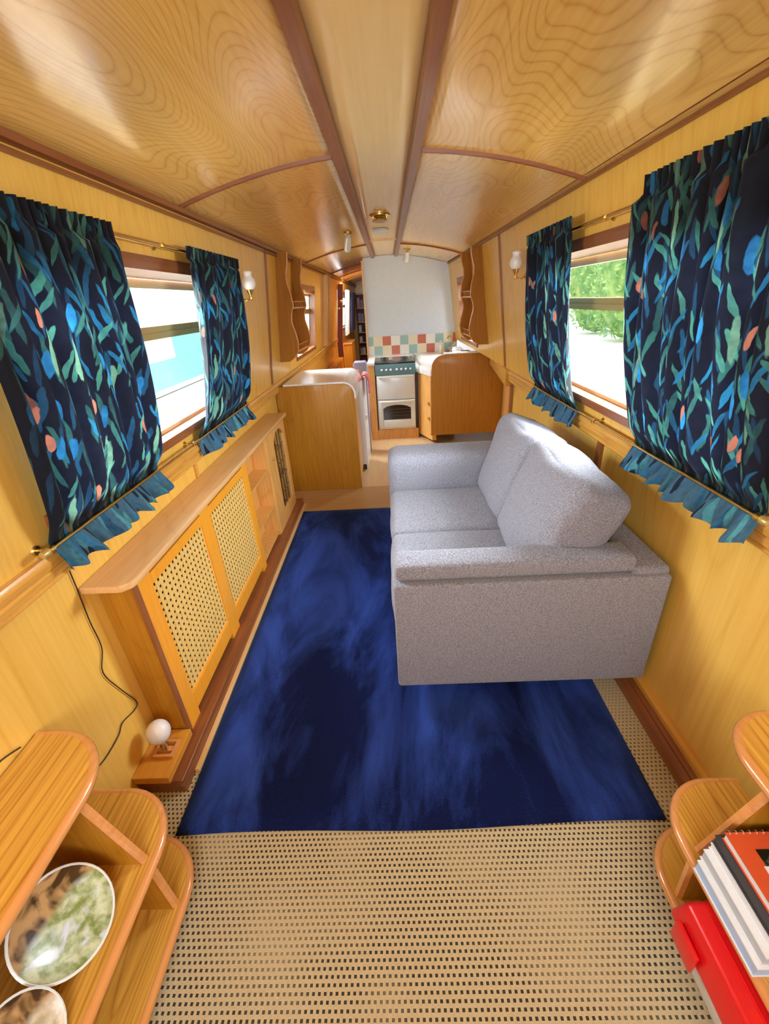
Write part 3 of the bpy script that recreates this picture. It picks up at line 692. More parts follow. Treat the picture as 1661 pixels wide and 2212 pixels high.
def floor_lamp():
    c = (-.582, .652, .0625)
    t = thing('bulb_lamp', c, 'white globe bulb in a small wooden holder at the near foot of the radiator cabinet', 'lamp')
    b = B(); x, y, z = c
    b.box(x-.022, x-.016, y-.022, y+.022, z, z+.008).box(x+.020, x+.026, y-.022, y+.022, z, z+.008).box(x-.016, x+.020, y-.022, y-.016, z, z+.008).box(x-.016, x+.020, y+.016, y+.022, z, z+.008).box(x-.016, x+.020, y-.006, y+.006, z, z+.006)
    obj('holder', b, 'oak_edge', t)
    obj('bulb_base', B().lathe([(0, .006), (.009, .006), (.009, .034), (.012, .038), (0, .038)], c, n=14), 'chrome', t, True)
    prof = [(.012, .036)] + [(.0265*math.sin(a), .066-.029*math.cos(a)) for a in [math.pi*k/12 for k in range(3, 13)]]
    obj('bulb', B().lathe(prof, c, n=20), 'frost_glass_shade', t, 'all')
floor_lamp()

# ------------------------------------------------------------------ curtains and rods
def rods(f, w, names):
    y0, y1 = w
    g = 'brass curtain rods'
    for (z, off, lab) in ((1.148, .020, names[0]), (.652, .026, names[1])):
        p0, p1 = f(z, y0, off), f(z, y1, off)
        t = thing('curtain_rod', tuple(f(z, (y0+y1)/2, off)), lab, 'curtain rod')
        obj('rod', B().tube([p0, p1], 0.0055 if z > 1 else .0036, 10), 'brass', t, True)
        for p in (p0, p1): obj('finial', B().lathe([(0, -.010), (.006, -.008), (.0075, 0), (.006, .008), (0, .010)], p, (0, 1, 0), 12), 'brass_dull', t, True)
        for yb in ((y0+.012), (y0+y1)/2+.03, y1-.012):
            b = B().tube([f(z, yb, off), f(z, yb, .001)], .003, 8).lathe([(0, 0), (.010, 0), (.008, .003), (0, .003)], f(z, yb, 0), (f(z, yb, 1)-f(z, yb, 0)).normalized(), 12).lathe([(.0078, -.005), (.0078, .005), (.0056, .005), (.0056, -.005), (.0078, -.005)], f(z, yb, off), (0, 1, 0), 12)
            obj('bracket', b, 'brass', t, True)
rods(wl, (.60, 1.745), ('thin brass curtain rod along the top of left window', 'thin brass rod holding the curtain bottoms under left window'))
rods(wr, (.60, 1.785), ('thin brass curtain rod along the top of right window', 'thin brass rod holding the curtain bottoms under right window'))
def curtain(f, ya, yb, yfa, yfb, z0, z1, lab, folds, seed, top_off=.034):
    """ya..yb at the top, yfa..yfb at the hem; cloth passes behind the lower rod and a gathered frill flares below it"""
    rnd = random.Random(seed); ph = [rnd.uniform(0, 6.28) for _ in range(6)]; zr = .652
    w = (yb-ya)*2.3*S; h = (z1-z0)*S
    def pt(a, z):
        k = (z-z0)/(z1-z0)
        y = lerp(lerp(yfa, yfb, a), lerp(ya, yb, a), min(1, k))
        y += .010*math.sin(a*folds*1.3 + k*3 + ph[0])*(1-abs(2*a-1))
        amp = .015
        if k > .93: amp = .006
        e = z-zr; pinch = math.exp(-(e/.030)**2); amp *= (1-.8*pinch)
        base = lerp(top_off*(.6+.4*k) + .014*math.sin(math.pi*max(0, k))**1.5, .015, pinch)
        wv = math.sin(2*math.pi*folds*a + ph[1] + 1.3*math.sin(k*2.6+ph[2])); wv = math.copysign(abs(wv)**.8, wv)*.75
        wv += .5*math.sin(2*math.pi*folds*.43*a + ph[3] + k*2.2)
        if k > .93: wv = math.sin(2*math.pi*folds*2.1*a + ph[4])
        if z < zr-.004:
            t = min(1, (zr-z)/.05); base = .017 + .020*t; amp = .004 + .011*t; wv = .7*math.sin(2*math.pi*folds*1.0*a + ph[4]) + .5*math.sin(2*math.pi*folds*.47*a + ph[5])
        p = f(z, y, max(.004, base + amp*(wv+.6)))
        return p
    b = B(); b.grid(lambda a, c: pt(a, lerp(zr-.004, z1, c)), folds*12, 36, lambda a, c: (a*w + seed*1.7, c*h + seed*.61))
    o = obj('curtain', b, 'leaf_cloth', smooth='all', label=lab, cat='curtain', group='leaf print curtains')
    b = B()
    def fr(a, c):
        p = pt(a, lerp(zr-.0045, z0, c)); p.z += .005*math.sin(a*folds*5+ph[0])*c; p.y += .006*(a-.5)*c; return p
    b.grid(fr, folds*14, 8, lambda a, c: (a*w*1.2 + seed*2.1, c*.1 + seed*.3))
    obj('frill', b, 'frill_cloth', o, 'all', label='blue gathered frill')
curtain(wl, .590, .965, .625, 1.010, .598, 1.162, 'wide dark leaf print curtain at the near end of left window', 9, 1)
curtain(wl, 1.315, 1.735, 1.255, 1.760, .598, 1.158, 'narrower leaf print curtain at the far end of left window beside wall lamp', 8, 2)
curtain(wr, .590, 1.022, .615, 1.020, .598, 1.186, 'wide dark leaf print curtain at the near end of right window above sofa', 10, 3)
curtain(wr, 1.385, 1.800, 1.345, 1.800, .598, 1.176, 'narrower leaf print curtain at the far end of right window beside wall lamp', 8, 4)

# ------------------------------------------------------------------ wall lamps
def wall_lamp(f, y, z, sg, lab):
    w0 = f(z-.03, y); n = (f(z, y, 1)-f(z, y, 0)).normalized()
    t = thing('wall_lamp', tuple(w0), lab, 'wall lamp', 'brass wall lamps with glass shades')
    obj('backplate', B().lathe([(0, 0), (.020, 0), (.018, .006), (.008, .010), (0, .010)], w0, n, 20), 'brass', t, True)
    c = Vector((w0.x + n.x*.048, y, z))
    obj('arm', B().tube([w0 + n*.008, w0 + n*.025 + Vector((0, 0, -.010)), w0 + n*.042 + Vector((0, 0, -.004)), c + Vector((0, 0, -.012))], .0035, 8), 'brass', t, True)
    obj('cup', B().lathe([(0, -.040), (.004, -.036), (.003, -.028), (.010, -.016), (.015, -.004), (.012, -.002), (0, -.004)], c, n=18), 'brass', t, True)
    obj('lamp_shade', B().lathe([(.012, -.004), (.021, .004), (.0255, .016), (.024, .028), (.017, .037), (.0145, .043), (.017, .052), (.0185, .058), (.0165, .058), (.013, .044), (.015, .036), (.022, .026), (.022, .014), (.010, 0)], c, n=24), 'frost_glass_shade', t, 'all')
wall_lamp(wl, 1.835, 1.068, 1, 'brass wall lamp with white glass shade on left wall')
wall_lamp(wr, 1.935, 1.085, -1, 'brass wall lamp with white glass shade on right wall')

# ------------------------------------------------------------------ galley
def rounded(x0, x1, z0, z1, r, which, n=8):
    pts = [(x0, z0), (x1, z0)]
    if which == 'r': pts += [(x1-r+r*math.cos(a), z1-r+r*math.sin(a)) for a in [math.pi/2*k/n for k in range(n+1)]] + [(x0, z1)]
    else: pts += [(x1, z1)] + [(x0+r-r*math.sin(a), z1-r+r*math.cos(a)) for a in [math.pi/2*k/n for k in range(n+1)]]
    return pts
def counter_left():
    t = thing('kitchen_counter', (-.4, 2.6, 0), 'kitchen counter with brown end panel on the left of the passage', 'counter')
    obj('end_panel', B().prism(rounded(-.628, -.205, .002, .612, .062, 'r'), 'y', 2.335, 2.352, .001), 'oak_dark_panel', t, True)
    o = rounded(-.585, -.196, .53, .622, .068, 'r'); i = rounded(-.585, -.205, .53, .613, .060, 'r')
    pts = o[1:] + i[1:][::-1]
    obj('worktop', B().prism(pts, 'y', 2.340, 2.86), 'worktop_laminate', t, True)
    obj('face_frame', B().box(-.222, -.206, 2.352, 2.60, .05, .55), 'pine', t)
    obj('back_panel', B().box(-.60, -.206, 2.84, 2.858, .002, .608), 'pine', t)
counter_left()
def fridge():
    t = thing('fridge', (-.3, 2.73, 0), 'white fridge with its door standing out under left counter', 'fridge')
    obj('cabinet', B().box(-.56, -.222, 2.63, 2.83, .02, .56, .004), 'appliance_white', t, True)
    d = obj('door', B().hexa([(-.218, 2.625, .028), (-.176, 2.625, .028), (-.166, 2.83, .028), (-.218, 2.83, .028), (-.218, 2.625, .57), (-.176, 2.625, .57), (-.166, 2.83, .57), (-.218, 2.83, .57)], .004), 'appliance_white', t, True)
    obj('gasket', B().box(-.2225, -.2175, 2.632, 2.82, .035, .56), 'boat_trim', t)
    obj('handle', B().box(-.175, -.160, 2.66, 2.69, .33, .36, .003), 'cream_plastic', d, True)
    b = B()
    for y in (2.65, 2.80): b.box(-.26, -.24, y-.01, y+.01, .002, .02)
    for i, y in enumerate((2.65, 2.80)):
        obj('foot', B().box(-.26, -.24, y-.01, y+.01, .002, .02), 'sofa_leg', t)
    obj('hinge', B().box(-.208, -.186, 2.622, 2.634, .010, .045, .001), 'cable_black', t)
    b.bm.free()
fridge()
def towel():
    b = B(); pts = []
    def fn(a, c):
        s = c*2-1; y = lerp(2.66, 2.80, a)
        x = -.172 + .016*s if abs(s) < .4 else (-.172+.016*.4*(1 if s > 0 else -1) + (.010 if s > 0 else -.006)*(abs(s)-.4))
        z = .588 + .010*math.cos(s*1.5) - max(0, abs(s)-.25)*(.13 if s > 0 else .04) + .002*math.sin(a*14)
        if s > 0: x = -.172 + .030*min(1, s*2.2) + .003*math.sin(a*11)
        return (x, y, z)
    b.grid(fn, 12, 16)
    obj('towel', b, 'towel_red', smooth='all', label='red kitchen towel hanging over the fridge door edge', cat='towel', mods=[solid(.004)])
towel()
obj('storage_tub', B().prism([(-.243, .0), (-.170, .0), (-.160, .628), (-.170, .640), (-.243, .640), (-.250, .628)], 'y', 2.96, 3.06, .004), 'lavender', smooth=True,
    label='lavender grey bin standing behind the left kitchen counter', cat='bin')

def cooker():
    x0, x1, yf, yb = -.118, .182, 3.30, 3.62
    t = thing('cooker', ((x0+x1)/2, 3.45, 0), 'white cooker with green control panel below the tiled splashback', 'cooker')
    obj('body', B().box(x0+.004, x1-.004, yf+.014, yb, .08, .572), 'cream_plastic', t)
    obj('hob', B().box(x0, x1, yf-.004, yb, .574, .588, .003), 'black_glass', t, True)
    for (x, y) in ((-.045, 3.38), (.11, 3.38), (-.045, 3.53), (.11, 3.53)):
        obj('burner', B().lathe([(0, .5885), (.032, .5885), (.03, .595), (.012, .598), (0, .598)], (x, y, 0), n=16), 'sofa_leg', t, True)
    p = obj('control_panel', B().prism([(yf+.012, .575), (yf-.006, .575), (yf-.012, .500), (yf+.012, .500)], 'x', x0, x1, .001), 'green_enamel', t)
    for k in range(7):
        x = x0 + .05 + k*.034 + (.01 if k > 2 else 0)
        obj('knob', B().lathe([(0, 0), (.0105, 0), (.009, .012), (0, .013)], (x, yf-.009, .535), (0, -1, .08), 12), 'steel_rack', p, True)
    g = obj('grill_door', B().box(x0+.010, x1-.006, yf-.006, yf+.012, .318, .496, .004), 'white_enamel', t, True)
    obj('handle', B().box(x0+.020, x1-.016, yf-.018, yf-.006, .478, .488, .003), 'cream_plastic', g, True)
    fr = B()
    wx0, wx1, wz0, wz1 = x0+.046, x1-.040, .158, .270
    fr.box(x0+.012, wx0, yf-.006, yf+.010, .10, .312, .003).box(wx1, x1-.006, yf-.006, yf+.010, .10, .312, .003).box(wx0, wx1, yf-.006, yf+.010, .10, wz0, .003)
    fr.prism([(wx0, .310), (wx0, .248)] + [(lerp(wx0, wx1, k/8), .248+.026*math.sin(math.pi*k/8)**.6) for k in range(1, 8)] + [(wx1, .248), (wx1, .310)], 'y', yf-.006, yf+.010)
    d = obj('oven_door', fr, 'white_enamel', t, True)
    obj('oven_window', B().box(wx0-.002, wx1+.002, yf+.001, yf+.004, wz0-.002, .278), 'black_glass', d)
    b = B()
    for z in (.19, .215, .24): b.box(wx0+.004, wx1-.004, yf-.0005, yf+.001, z-.0015, z+.0015)
    obj('oven_rack', b, 'grill_brown', d)
    obj('handle', B().box(x0+.022, x1-.016, yf-.020, yf-.006, .294, .304, .003), 'cream_plastic', d, True)
cooker()
def cooker_housing():
    t = thing('cooker_housing', (.03, 3.4, 0), 'orange pine housing boards around the cooker', 'housing')
    obj('side_board', B().box(-.172, -.122, 3.296, 3.70, .002, .570, .002), 'pine', t)
    obj('plinth', B().box(-.122, .20, 3.306, 3.33, .002, .079, .001), 'pine', t)
    obj('shelf_top', B().box(-.174, -.120, 3.29, 3.785, .570, .590, .003), 'worktop_laminate', t)
    obj('back_shelf', B().box(-.120, .186, 3.622, 3.785, .560, .586, .003), 'worktop_laminate', t)
cooker_housing()
def counter_right():
    t = thing('kitchen_counter', (.5, 3.3, 0), 'kitchen counter with brown rounded end panel behind the sofa', 'counter')
    obj('end_panel', B().prism(rounded(.286, .80, .075, .640, .085, 'l'), 'y', 3.10, 3.118, .001), 'oak_dark_panel', t, True)
    obj('end_strip', B().box(.277, .285, 3.10, 3.12, .075, .50), 'pine', t)
    o = rounded(.278, .82, .50, .650, .092, 'l'); b = B()
    # worktop with a rolled edge; the aisle side runs diagonally back to the cooker
    R1, R2, zt = .075, .066, .590
    sec = [(.278, .50)] + [(.278+R1-R1*math.sin(a), zt-R1+R1*math.cos(a)) for a in [math.pi/2-math.pi/2*k/8 for k in range(9)]] + [(.66, zt), (.66, zt-.009), (.37, zt-.009)] + [(.287+R2-R2*math.sin(a), zt-.009-R2+R2*math.cos(a)) for a in [math.pi/2*k/8 for k in range(9)]] + [(.287, .50)]
    st = []
    for (y, dx) in ((3.119, 0), (3.34, -.086), (3.785, -.086)): st.append([b.bm.verts.new((p[0]+(dx if p[0] < .6 else 0), y, p[1])) for p in sec])
    n = len(sec)
    for r0, r1 in zip(st, st[1:]):
        for k in range(n): b.bm.faces.new((r0[k], r0[(k+1) % n], r1[(k+1) % n], r1[k]))
    b.bm.faces.new(st[0]); b.bm.faces.new(st[-1][::-1]); bmesh.ops.recalc_face_normals(b.bm, faces=b.bm.faces[:])
    obj('worktop', b, 'worktop_laminate', t, True)
    obj('upstand_cap', B().box(.375, .70, 3.10, 3.15, .6405, .650, .002), 'worktop_laminate', t, True)
    b = B().hexa([(.290, 3.12, .03), (.32, 3.12, .03), (.24, 3.34, .03), (.204, 3.34, .03), (.290, 3.12, .50), (.32, 3.12, .50), (.24, 3.34, .50), (.204, 3.34, .50)]); f = obj('front_board', b, 'pine', t)
    for z in (.30, .19): obj('knob', B().lathe([(0, 0), (.010, 0), (.012, .012), (0, .018)], (.270, 3.165, z), (-.93, -.35, 0), 12), 'oak_rail', f, True)
counter_right()
# dishes by the sink
def dishes():
    t = thing('dish_rack', (.52, 3.42, .591), 'chrome dish rack on the right kitchen worktop under window', 'dish rack')
    b = B(); x0, x1, y0, y1 = .455, .54, 3.30, 3.52
    for z in (.595, .645): b.tube([(x0, y0, z), (x1, y0, z), (x1, y1, z), (x0, y1, z), (x0, y0, z)], .002, 6)
    for k in range(8):
        y = lerp(y0, y1, k/7); b.tube([(x0, y, .645), (x0, y, .595), (x1, y, .595), (x1, y, .645)], .0015, 6)
    obj('wire_frame', b, 'chrome', t, True)
    for k, (y, r) in enumerate(((3.345, .026), (3.385, .028), (3.43, .026))):
        obj('dinner_plate', B().lathe([(0, 0), (r*.6, 0), (r, .006), (r, .008), (r*.6, .003), (0, .003)], (.497, y, .632), (.05, -1, .25), 24), 'white_enamel', None, True, label=('white dinner plate nearest in the dish rack', 'white dinner plate standing in the middle of the dish rack', 'white dinner plate farthest back in the dish rack')[k], cat='plate', group='plates in the dish rack')
    obj('mug', B().lathe([(0, 0), (.018, 0), (.020, .040), (.018, .040), (.016, .004), (0, .004)], (.44, 3.45, .5905), n=18), 'burgundy', None, True, label='dark red mug on right worktop beside the dish rack', cat='mug')
    t2 = thing('tap', (.50, 3.62, .591), 'chrome kitchen tap at the back of right worktop', 'tap')
    obj('spout', B().tube([(.50, 3.62, .591), (.50, 3.62, .69), (.485, 3.60, .72), (.46, 3.57, .72), (.45, 3.55, .70)], .006, 8), 'chrome', t2, True)
    obj('lever', B().tube([(.50, 3.62, .65), (.52, 3.60, .665)], .004, 8), 'chrome', t2, True)
    t3 = thing('soap_bottle', (.415, 3.66, .591), 'small cream pump bottle at the tiles on right worktop', 'bottle')
    obj('bottle_body', B().lathe([(0, 0), (.016, 0), (.017, .05), (.007, .065), (.007, .072), (0, .072)], (.415, 3.66, .591), n=16), 'cream_item', t3, True)
    obj('pump', B().tube([(.415, 3.66, .662), (.415, 3.66, .682), (.400, 3.66, .684)], .004, 8), 'white_enamel', t3, True)
dishes()

# plate racks: pairs of scalloped boards with little gallery shelves
def plate_rack(f, sg, y0, y1, lab):
    prof = [(1.243, .055), (1.19, .054), (1.15, .046), (1.11, .048), (1.06, .066), (1.00, .078), (.955, .066), (.92, .068), (.87, .086), (.82, .100), (.775, .098), (.745, .080), (.724, .050), (.724, .0)]
    t = thing('plate_rack', tuple(f(.72, (y0+y1)/2, 0)), lab, 'plate rack', 'scalloped plate racks')
    for y in (y0, y1):
        b = B(); pts0 = [f(z, y, o+.001) for z, o in prof] + [f(1.243, y, .001)]; pts1 = [f(z, y+.012, o+.001) for z, o in prof] + [f(1.243, y+.012, .001)]
        n = len(pts0); b.poly([tuple(p) for p in pts0+pts1], [tuple(range(n-1, -1, -1)), tuple(range(n, 2*n))] + [(i, (i+1) % n, n+(i+1) % n, n+i) for i in range(n)])
        obj('side_board', b, 'rack_wood', t)
        b = B().tube([f(z, y+.006, o+.001) for z, o in prof[:-1]], .005, 6); obj('edge_bead', b, 'oak_edge', t, True)
    for z, d in ((.985, .074), (.765, .09)):
        b = B(); ya, yb = y0+.012, y1
        b.hexa([tuple(f(z, ya, .002)), tuple(f(z, yb, .002)), tuple(f(z, yb, d)), tuple(f(z, ya, d)), tuple(f(z+.008, ya, .002)), tuple(f(z+.008, yb, .002)), tuple(f(z+.008, yb, d)), tuple(f(z+.008, ya, d))])
        s_ = obj('shelf', b, 'oak_edge', t)
        b = B().tube([f(z+.036, ya, d-.005), f(z+.036, yb, d-.005)], .003, 6)
        for k in range(1, 6): y = lerp(ya, yb, k/6); b.tube([f(z+.008, y, d-.005), f(z+.036, y, d-.005)], .0022, 6)
        obj('gallery_rail', b, 'oak_edge', s_, True)
plate_rack(wl, 1, 2.46, 2.78, 'brown scalloped plate rack fixed on left wall above the counter')
plate_rack(wr, -1, 2.72, 3.0, 'brown scalloped plate rack fixed on right wall above the counter')

# ceiling fittings
def fittings():
    p = ceil_pt(-.018, 2.30)
    t = thing('roof_vent', (p.x, p.y, p.z-.03), 'round brass roof vent in the middle ceiling strip', 'vent')
    obj('flange', B().lathe([(.047, -.001), (.047, -.006), (.036, -.010), (.030, -.004), (.030, -.001)], p, n=28), 'brass', t, True)
    obj('mushroom_cap', B().lathe([(0, -.014), (.016, -.014), (.032, -.020), (.034, -.026), (.014, -.032), (0, -.033)], p, n=28), 'brass_dull', t, True)
    for k in range(3): a = k*2.1; obj('stem', B().tube([p + Vector((.026*math.cos(a), .026*math.sin(a), -.002)), p + Vector((.026*math.cos(a), .026*math.sin(a), -.020))], .003, 6), 'brass', t, True)
    p = ceil_pt(-.02, 2.68)
    obj('smoke_alarm', B().lathe([(0, -.001), (.044, -.001), (.044, -.012), (.036, -.020), (0, -.021)], p, n=28), 'boat_pale', None, True, label='flat round white alarm on ceiling behind the brass vent', cat='alarm')
    for (x, y, d, lab) in ((-.195, 2.62, Vector((-.02, .13, -.05)), 'small spotlight on ceiling left of the long batten'), (.165, 3.45, Vector((-.01, .06, -.05)), 'small spotlight on ceiling near the white bulkhead')):
        p = ceil_pt(x, y); t = thing('spotlight', tuple(p), lab, 'spotlight', 'ceiling spotlights')
        obj('mount', B().lathe([(0, -.001), (.022, -.001), (.020, -.010), (0, -.012)], p, n=20), 'brass', t, True)
        obj('bracket', B().tube([p + Vector((0, 0, -.010)), p + Vector((0, .015, -.026))], .004, 8), 'brass_dull', t, True)
        q = p + Vector((0, .015, -.028)); dn = d.normalized()
        obj('lamp_head', B().lathe([(0, -.020), (.012, -.018), (.016, .01), (.020, d.length*.75), (.017, d.length*.75), (0, d.length*.5)], q, dn, 18), 'white_enamel', t, True)
fittings()

# ------------------------------------------------------------------ passage beyond the galley
def passage():
    t = thing('sliding_door', (-.52, 4.86, 0), 'dark red wooden door edge standing by left wall in the passage', 'door')
    obj('door_leaf', B().prism([(-.56, .01), (-.50, .01), (-.50, .62), (-.445, 1.17), (-.495, 1.17), (-.556, .62)], 'y', 4.84, 4.88, .002), 'red_door', t)
    obj('handle', B().lathe([(0, 0), (.012, 0), (.010, .02), (0, .022)], (-.50, 4.84, .95), (0, -1, 0), 12), 'brass', t, True)
    def drape(y0, y1, z0, z1, mat, lab, off):
        b = B()
        b.grid(lambda a, c: wl(lerp(z0, z1, c), lerp(y0, y1, a), off + .018*math.sin(a*22) + .01*(1-c)), 40, 8)
        obj('curtain', b, mat, smooth='all', label=lab, cat='curtain')
    drape(5.30, 5.62, .62, 1.14, 'curtain_pale_blue', 'pale blue plain curtain at the passage window', .05)
    drape(6.0, 6.5, .62, 1.12, 'curtain_navy', 'dark navy curtain at the far end of passage window', .06)
    t = thing('cupboard', (-.50, 5.6, 0), 'tall wooden cupboard below the passage window', 'cupboard')
    obj('carcass', B().box(-.55, -.445, 5.32, 5.9, .002, .56, .003), 'oak_dark_panel', t)
    obj('front_post', B().box(-.556, -.54, 5.30, 5.32, .002, .559), 'pine', t)
    obj('top', B().box(-.556, -.44, 5.31, 5.91, .56, .572, .002), 'oak_edge', t)
    t = thing('low_cupboard', (-.5, 4.3, 0), 'low wooden locker along left wall of the passage', 'cupboard')
    obj('carcass', B().box(-.565, -.50, 3.9, 4.8, .002, .48, .003), 'oak_frame', t)
    obj('vent_slots', B().box(-.50, -.498, 4.30, 4.50, .40, .42), 'gap_shade', t)
    t = thing('bookcase', (-.40, 7.4, 0), 'dark bookcase against the far end wall of passage', 'bookcase')
    x0, x1, y0, y1 = -.50, -.19, 7.36, 7.54
    b = B().box(x0, x0+.012, y0, y1, .002, 1.12).box(x1-.012, x1, y0, y1, .002, 1.12); obj('side', b, 'burgundy', t)
    zs = (.02, .22, .40, .55, .70, .90, 1.10)
    for z in zs: obj('shelf', B().box(x0+.012, x1-.012, y0, y1, z, z+.012), 'pale_skirting', t)
    obj('back', B().box(x0+.012, x1-.012, y1-.008, y1, .002, 1.12), 'burgundy', t)
    rnd = random.Random(4); mats = ['cream_item', 'pink_item', 'dark_green_item', 'lavender', 'paper_white', 'cover_orange', 'curtain_navy']
    names = ['cream', 'pink', 'dark green', 'lavender', 'white', 'orange', 'navy']
    rows = ['bottom', 'second', 'third', 'fourth', 'fifth', 'top']; place = ['leftmost', 'second from left', 'middle', 'second from right', 'rightmost']
    for si in range(1, 6):
        z = zs[si]+.0125; x = x0+.02; hmax = zs[si+1]-zs[si]-.03
        for k in range(5):
            w = rnd.uniform(.035, .05); h = hmax*rnd.uniform(.6, .95); i = rnd.randrange(7)
            obj('book', B().box(x, x+w, y0+.02, y1-.03, z, z+h, .002), mats[i], label='%s book, %s on %s shelf of the far bookcase' % (names[i], place[k], rows[si]), cat='book', group='books in the far bookcase')
            x += w+.004
passage()

# ------------------------------------------------------------------ near shelf units with rounded ends
def shelf_unit(sg, xw, tops, lab):
    t = thing('corner_shelves', (sg*.55, .2, 0), lab, 'shelf unit', 'shelf units with rounded ends')
    for (z, xe, yt, r, th) in tops:
        xo = abs(xw); pts = [(xo, -.35), (xe, -.35)]
        arcpts = [(xe+r-r*math.cos(a), yt-r+r*math.sin(a)) for a in [math.pi/2*k/10 for k in range(11)]]
        pts += arcpts + [(xo, yt)]
        P = [(sg*p[0], p[1]) for p in pts]
        s_ = obj('shelf', B().prism(P, 'z', z-th, z, .001, 1), 'oak_shelf', t, True)
        path = [(sg*(xe-.002), -.35, z-th/2)] + [(sg*(p[0]-.002*math.cos(math.pi/2*k/10)), p[1]+.002*math.sin(math.pi/2*k/10), z-th/2) for k, p in enumerate(arcpts)] + [(sg*xo, yt+.002, z-th/2)]
        obj('rounded_edge', B().tube(path, th*.54, 10), 'oak_edge', s_, True)
    (zt, xt, yt, _, tht), (zm, xm, ym, _, thm), (zb, xb_, yb_, _, thb) = tops
    for (za, xa, zb2, xb2, yy) in ((zt-tht, xt+.008, zm, xm+.012, .358), (zm-thm, xm+.010, zb, xb_+.010, .358)):
        b = B().hexa([(sg*abs(xw), yy, zb2), (sg*xb2, yy, zb2), (sg*xb2, yy+.014, zb2), (sg*abs(xw), yy+.014, zb2), (sg*abs(xw), yy, za), (sg*xa, yy, za), (sg*xa, yy+.014, za), (sg*abs(xw), yy+.014, za)])
        p = obj('upright', b, 'oak_dark_panel', t)
        obj('front_edge', B().tube([(sg*(xb2-.001), yy+.007, zb2), (sg*(xa-.001), yy+.007, za)], .007, 6), 'oak_edge', p, True)
    b = B().hexa([(sg*abs(xw), yb_-.10, 0), (sg*(xb_+.02), yb_-.10, 0), (sg*(xb_+.02), yb_-.086, 0), (sg*abs(xw), yb_-.086, 0), (sg*abs(xw), yb_-.10, zb-thb), (sg*(xb_+.02), yb_-.10, zb-thb), (sg*(xb_+.02), yb_-.086, zb-thb), (sg*abs(xw), yb_-.086, zb-thb)])
    obj('upright', b, 'oak_dark_panel', t)
    obj('back_board', B().box(min(sg*abs(xw), sg*(abs(xw)-.006)), max(sg*abs(xw), sg*(abs(xw)-.006)), -.35, tops[0][2]-.08, .04, tops[0][0]-.02), 'burgundy', t)
shelf_unit(-1, -.629, [(.378, .486, .468, .105, .016), (.200, .432, .474, .100, .016), (.046, .425, .470, .095, .016)], 'wooden corner shelves with rounded ends on the left holding plates')
shelf_unit(1, .592, [(.362, .506, .475, .085, .016), (.190, .443, .470, .095, .016), (.046, .450, .468, .090, .016)], 'wooden corner shelves with rounded ends on the right holding books')

def deco_plate(c, r, a, mat, lab):
    n = (math.cos(a), 0, math.sin(a))
    t = thing('plate', c, lab, 'plate', 'picture plates on the left shelves')
    obj('rim', B().lathe([(0, -.006), (r*.55, -.006), (r, .006), (r+.001, .0075), (r-.001, .0085), (r*.94, .0075), (r*.62, -.002), (r*.62, -.003)], c, n, 40), 'white_enamel', t, True)
    obj('painted_centre', B().lathe([(r*.96, .0085), (r*.66, -.0005), (0, -.0015), (0, -.0025), (r*.66, -.0018), (r*.95, .0070)], c, n, 40), mat, t, True)
deco_plate((-.496, .271, .2475), .064, .774, 'plate_picture', 'white plate with green landscape picture leaning on the left middle shelf')
deco_plate((-.478, .158, .238), .050, .70, 'plate_picture_brown', 'smaller brown picture plate in front of the green one at frame bottom')

def books_pile():
    y0, y1 = .224, .348
    g = 'books piled on the right shelf'
    def book(z0, z1, x0, x1, ya, yb, cover, pages, lab, name='book', gap=.0018):
        t = thing(name, ((x0+x1)/2, (ya+yb)/2, z0), lab, 'book', g)
        obj('front_cover', B().box(x0, x1, ya, yb, z1-.002, z1), cover, t); obj('back_cover', B().box(x0, x1, ya, yb, z0, z0+.002), cover, t)
        obj('pages', B().box(x0+gap, x1-.002, ya+.001, yb-.001, z0+.002, z1-.002), pages, t)
        return t
    book(.1905, .214, .430, .584, y0, y1-.006, 'paper_white', 'folder_blue', 'white folder with a light blue spine at the bottom of the book pile')
    book(.2145, .236, .436, .584, y0+.003, y1-.002, 'paper_white', 'folder_grey', 'white and grey folder second from bottom of the book pile')
    book(.2365, .250, .444, .584, y0+.012, y1, 'paper_white', 'paper_white', 'thin white booklet in the middle of the book pile')
    book(.2505, .268, .446, .584, y0+.016, y1+.001, 'cover_black', 'cover_black', 'black covered book under the orange one on the pile')
    t = book(.2685, .284, .452, .584, y0+.020, y1-.004, 'cover_orange', 'paper_white', 'orange spiral bound book with dark photo cover on top of the pile')
    obj('photo_panel', B().box(.478, .585, y0+.048, y1-.026, .2841, .2848), 'photo_cover', t)
    obj('price_label', B().box(.474, .490, y0+.062, y0+.078, .2849, .2853), 'paper_white', t)
    b = B()
    for k in range(14):
        x = .458 + k*.0095; pts = [(x, y1-.004 + .0035*math.cos(a), .2765 + .0095*math.sin(a)) for a in [2*math.pi*j/10 for j in range(11)]]; b.tube(pts, .0010, 5)
    obj('spiral_binding', b, 'chrome', t, True)
books_pile()
def red_box():
    t = thing('storage_box', (.48, .16, .047), 'white plastic storage box with red lid on the right bottom shelf', 'box')
    obj('box_body', B().hexa([(.418, -.10, .047), (.575, -.10, .047), (.575, .300, .047), (.418, .300, .047), (.404, -.11, .118), (.582, -.11, .118), (.582, .312, .118), (.404, .312, .118)], .006, 3), 'box_white', t, True)
    l = obj('lid', B().hexa([(.397, -.12, .112), (.580, -.12, .112), (.580, .322, .112), (.397, .322, .112), (.408, -.11, .166), (.578, -.11, .166), (.578, .312, .166), (.408, .312, .166)], .008, 3), 'red_plastic', t, True)
    obj('lid_ridge', B().box(.428, .431, -.10, .290, .165, .1685, .001), 'red_plastic', l)
    obj('clip', B().box(.392, .399, .255, .300, .096, .140, .002), 'red_plastic', l, True)
red_box()

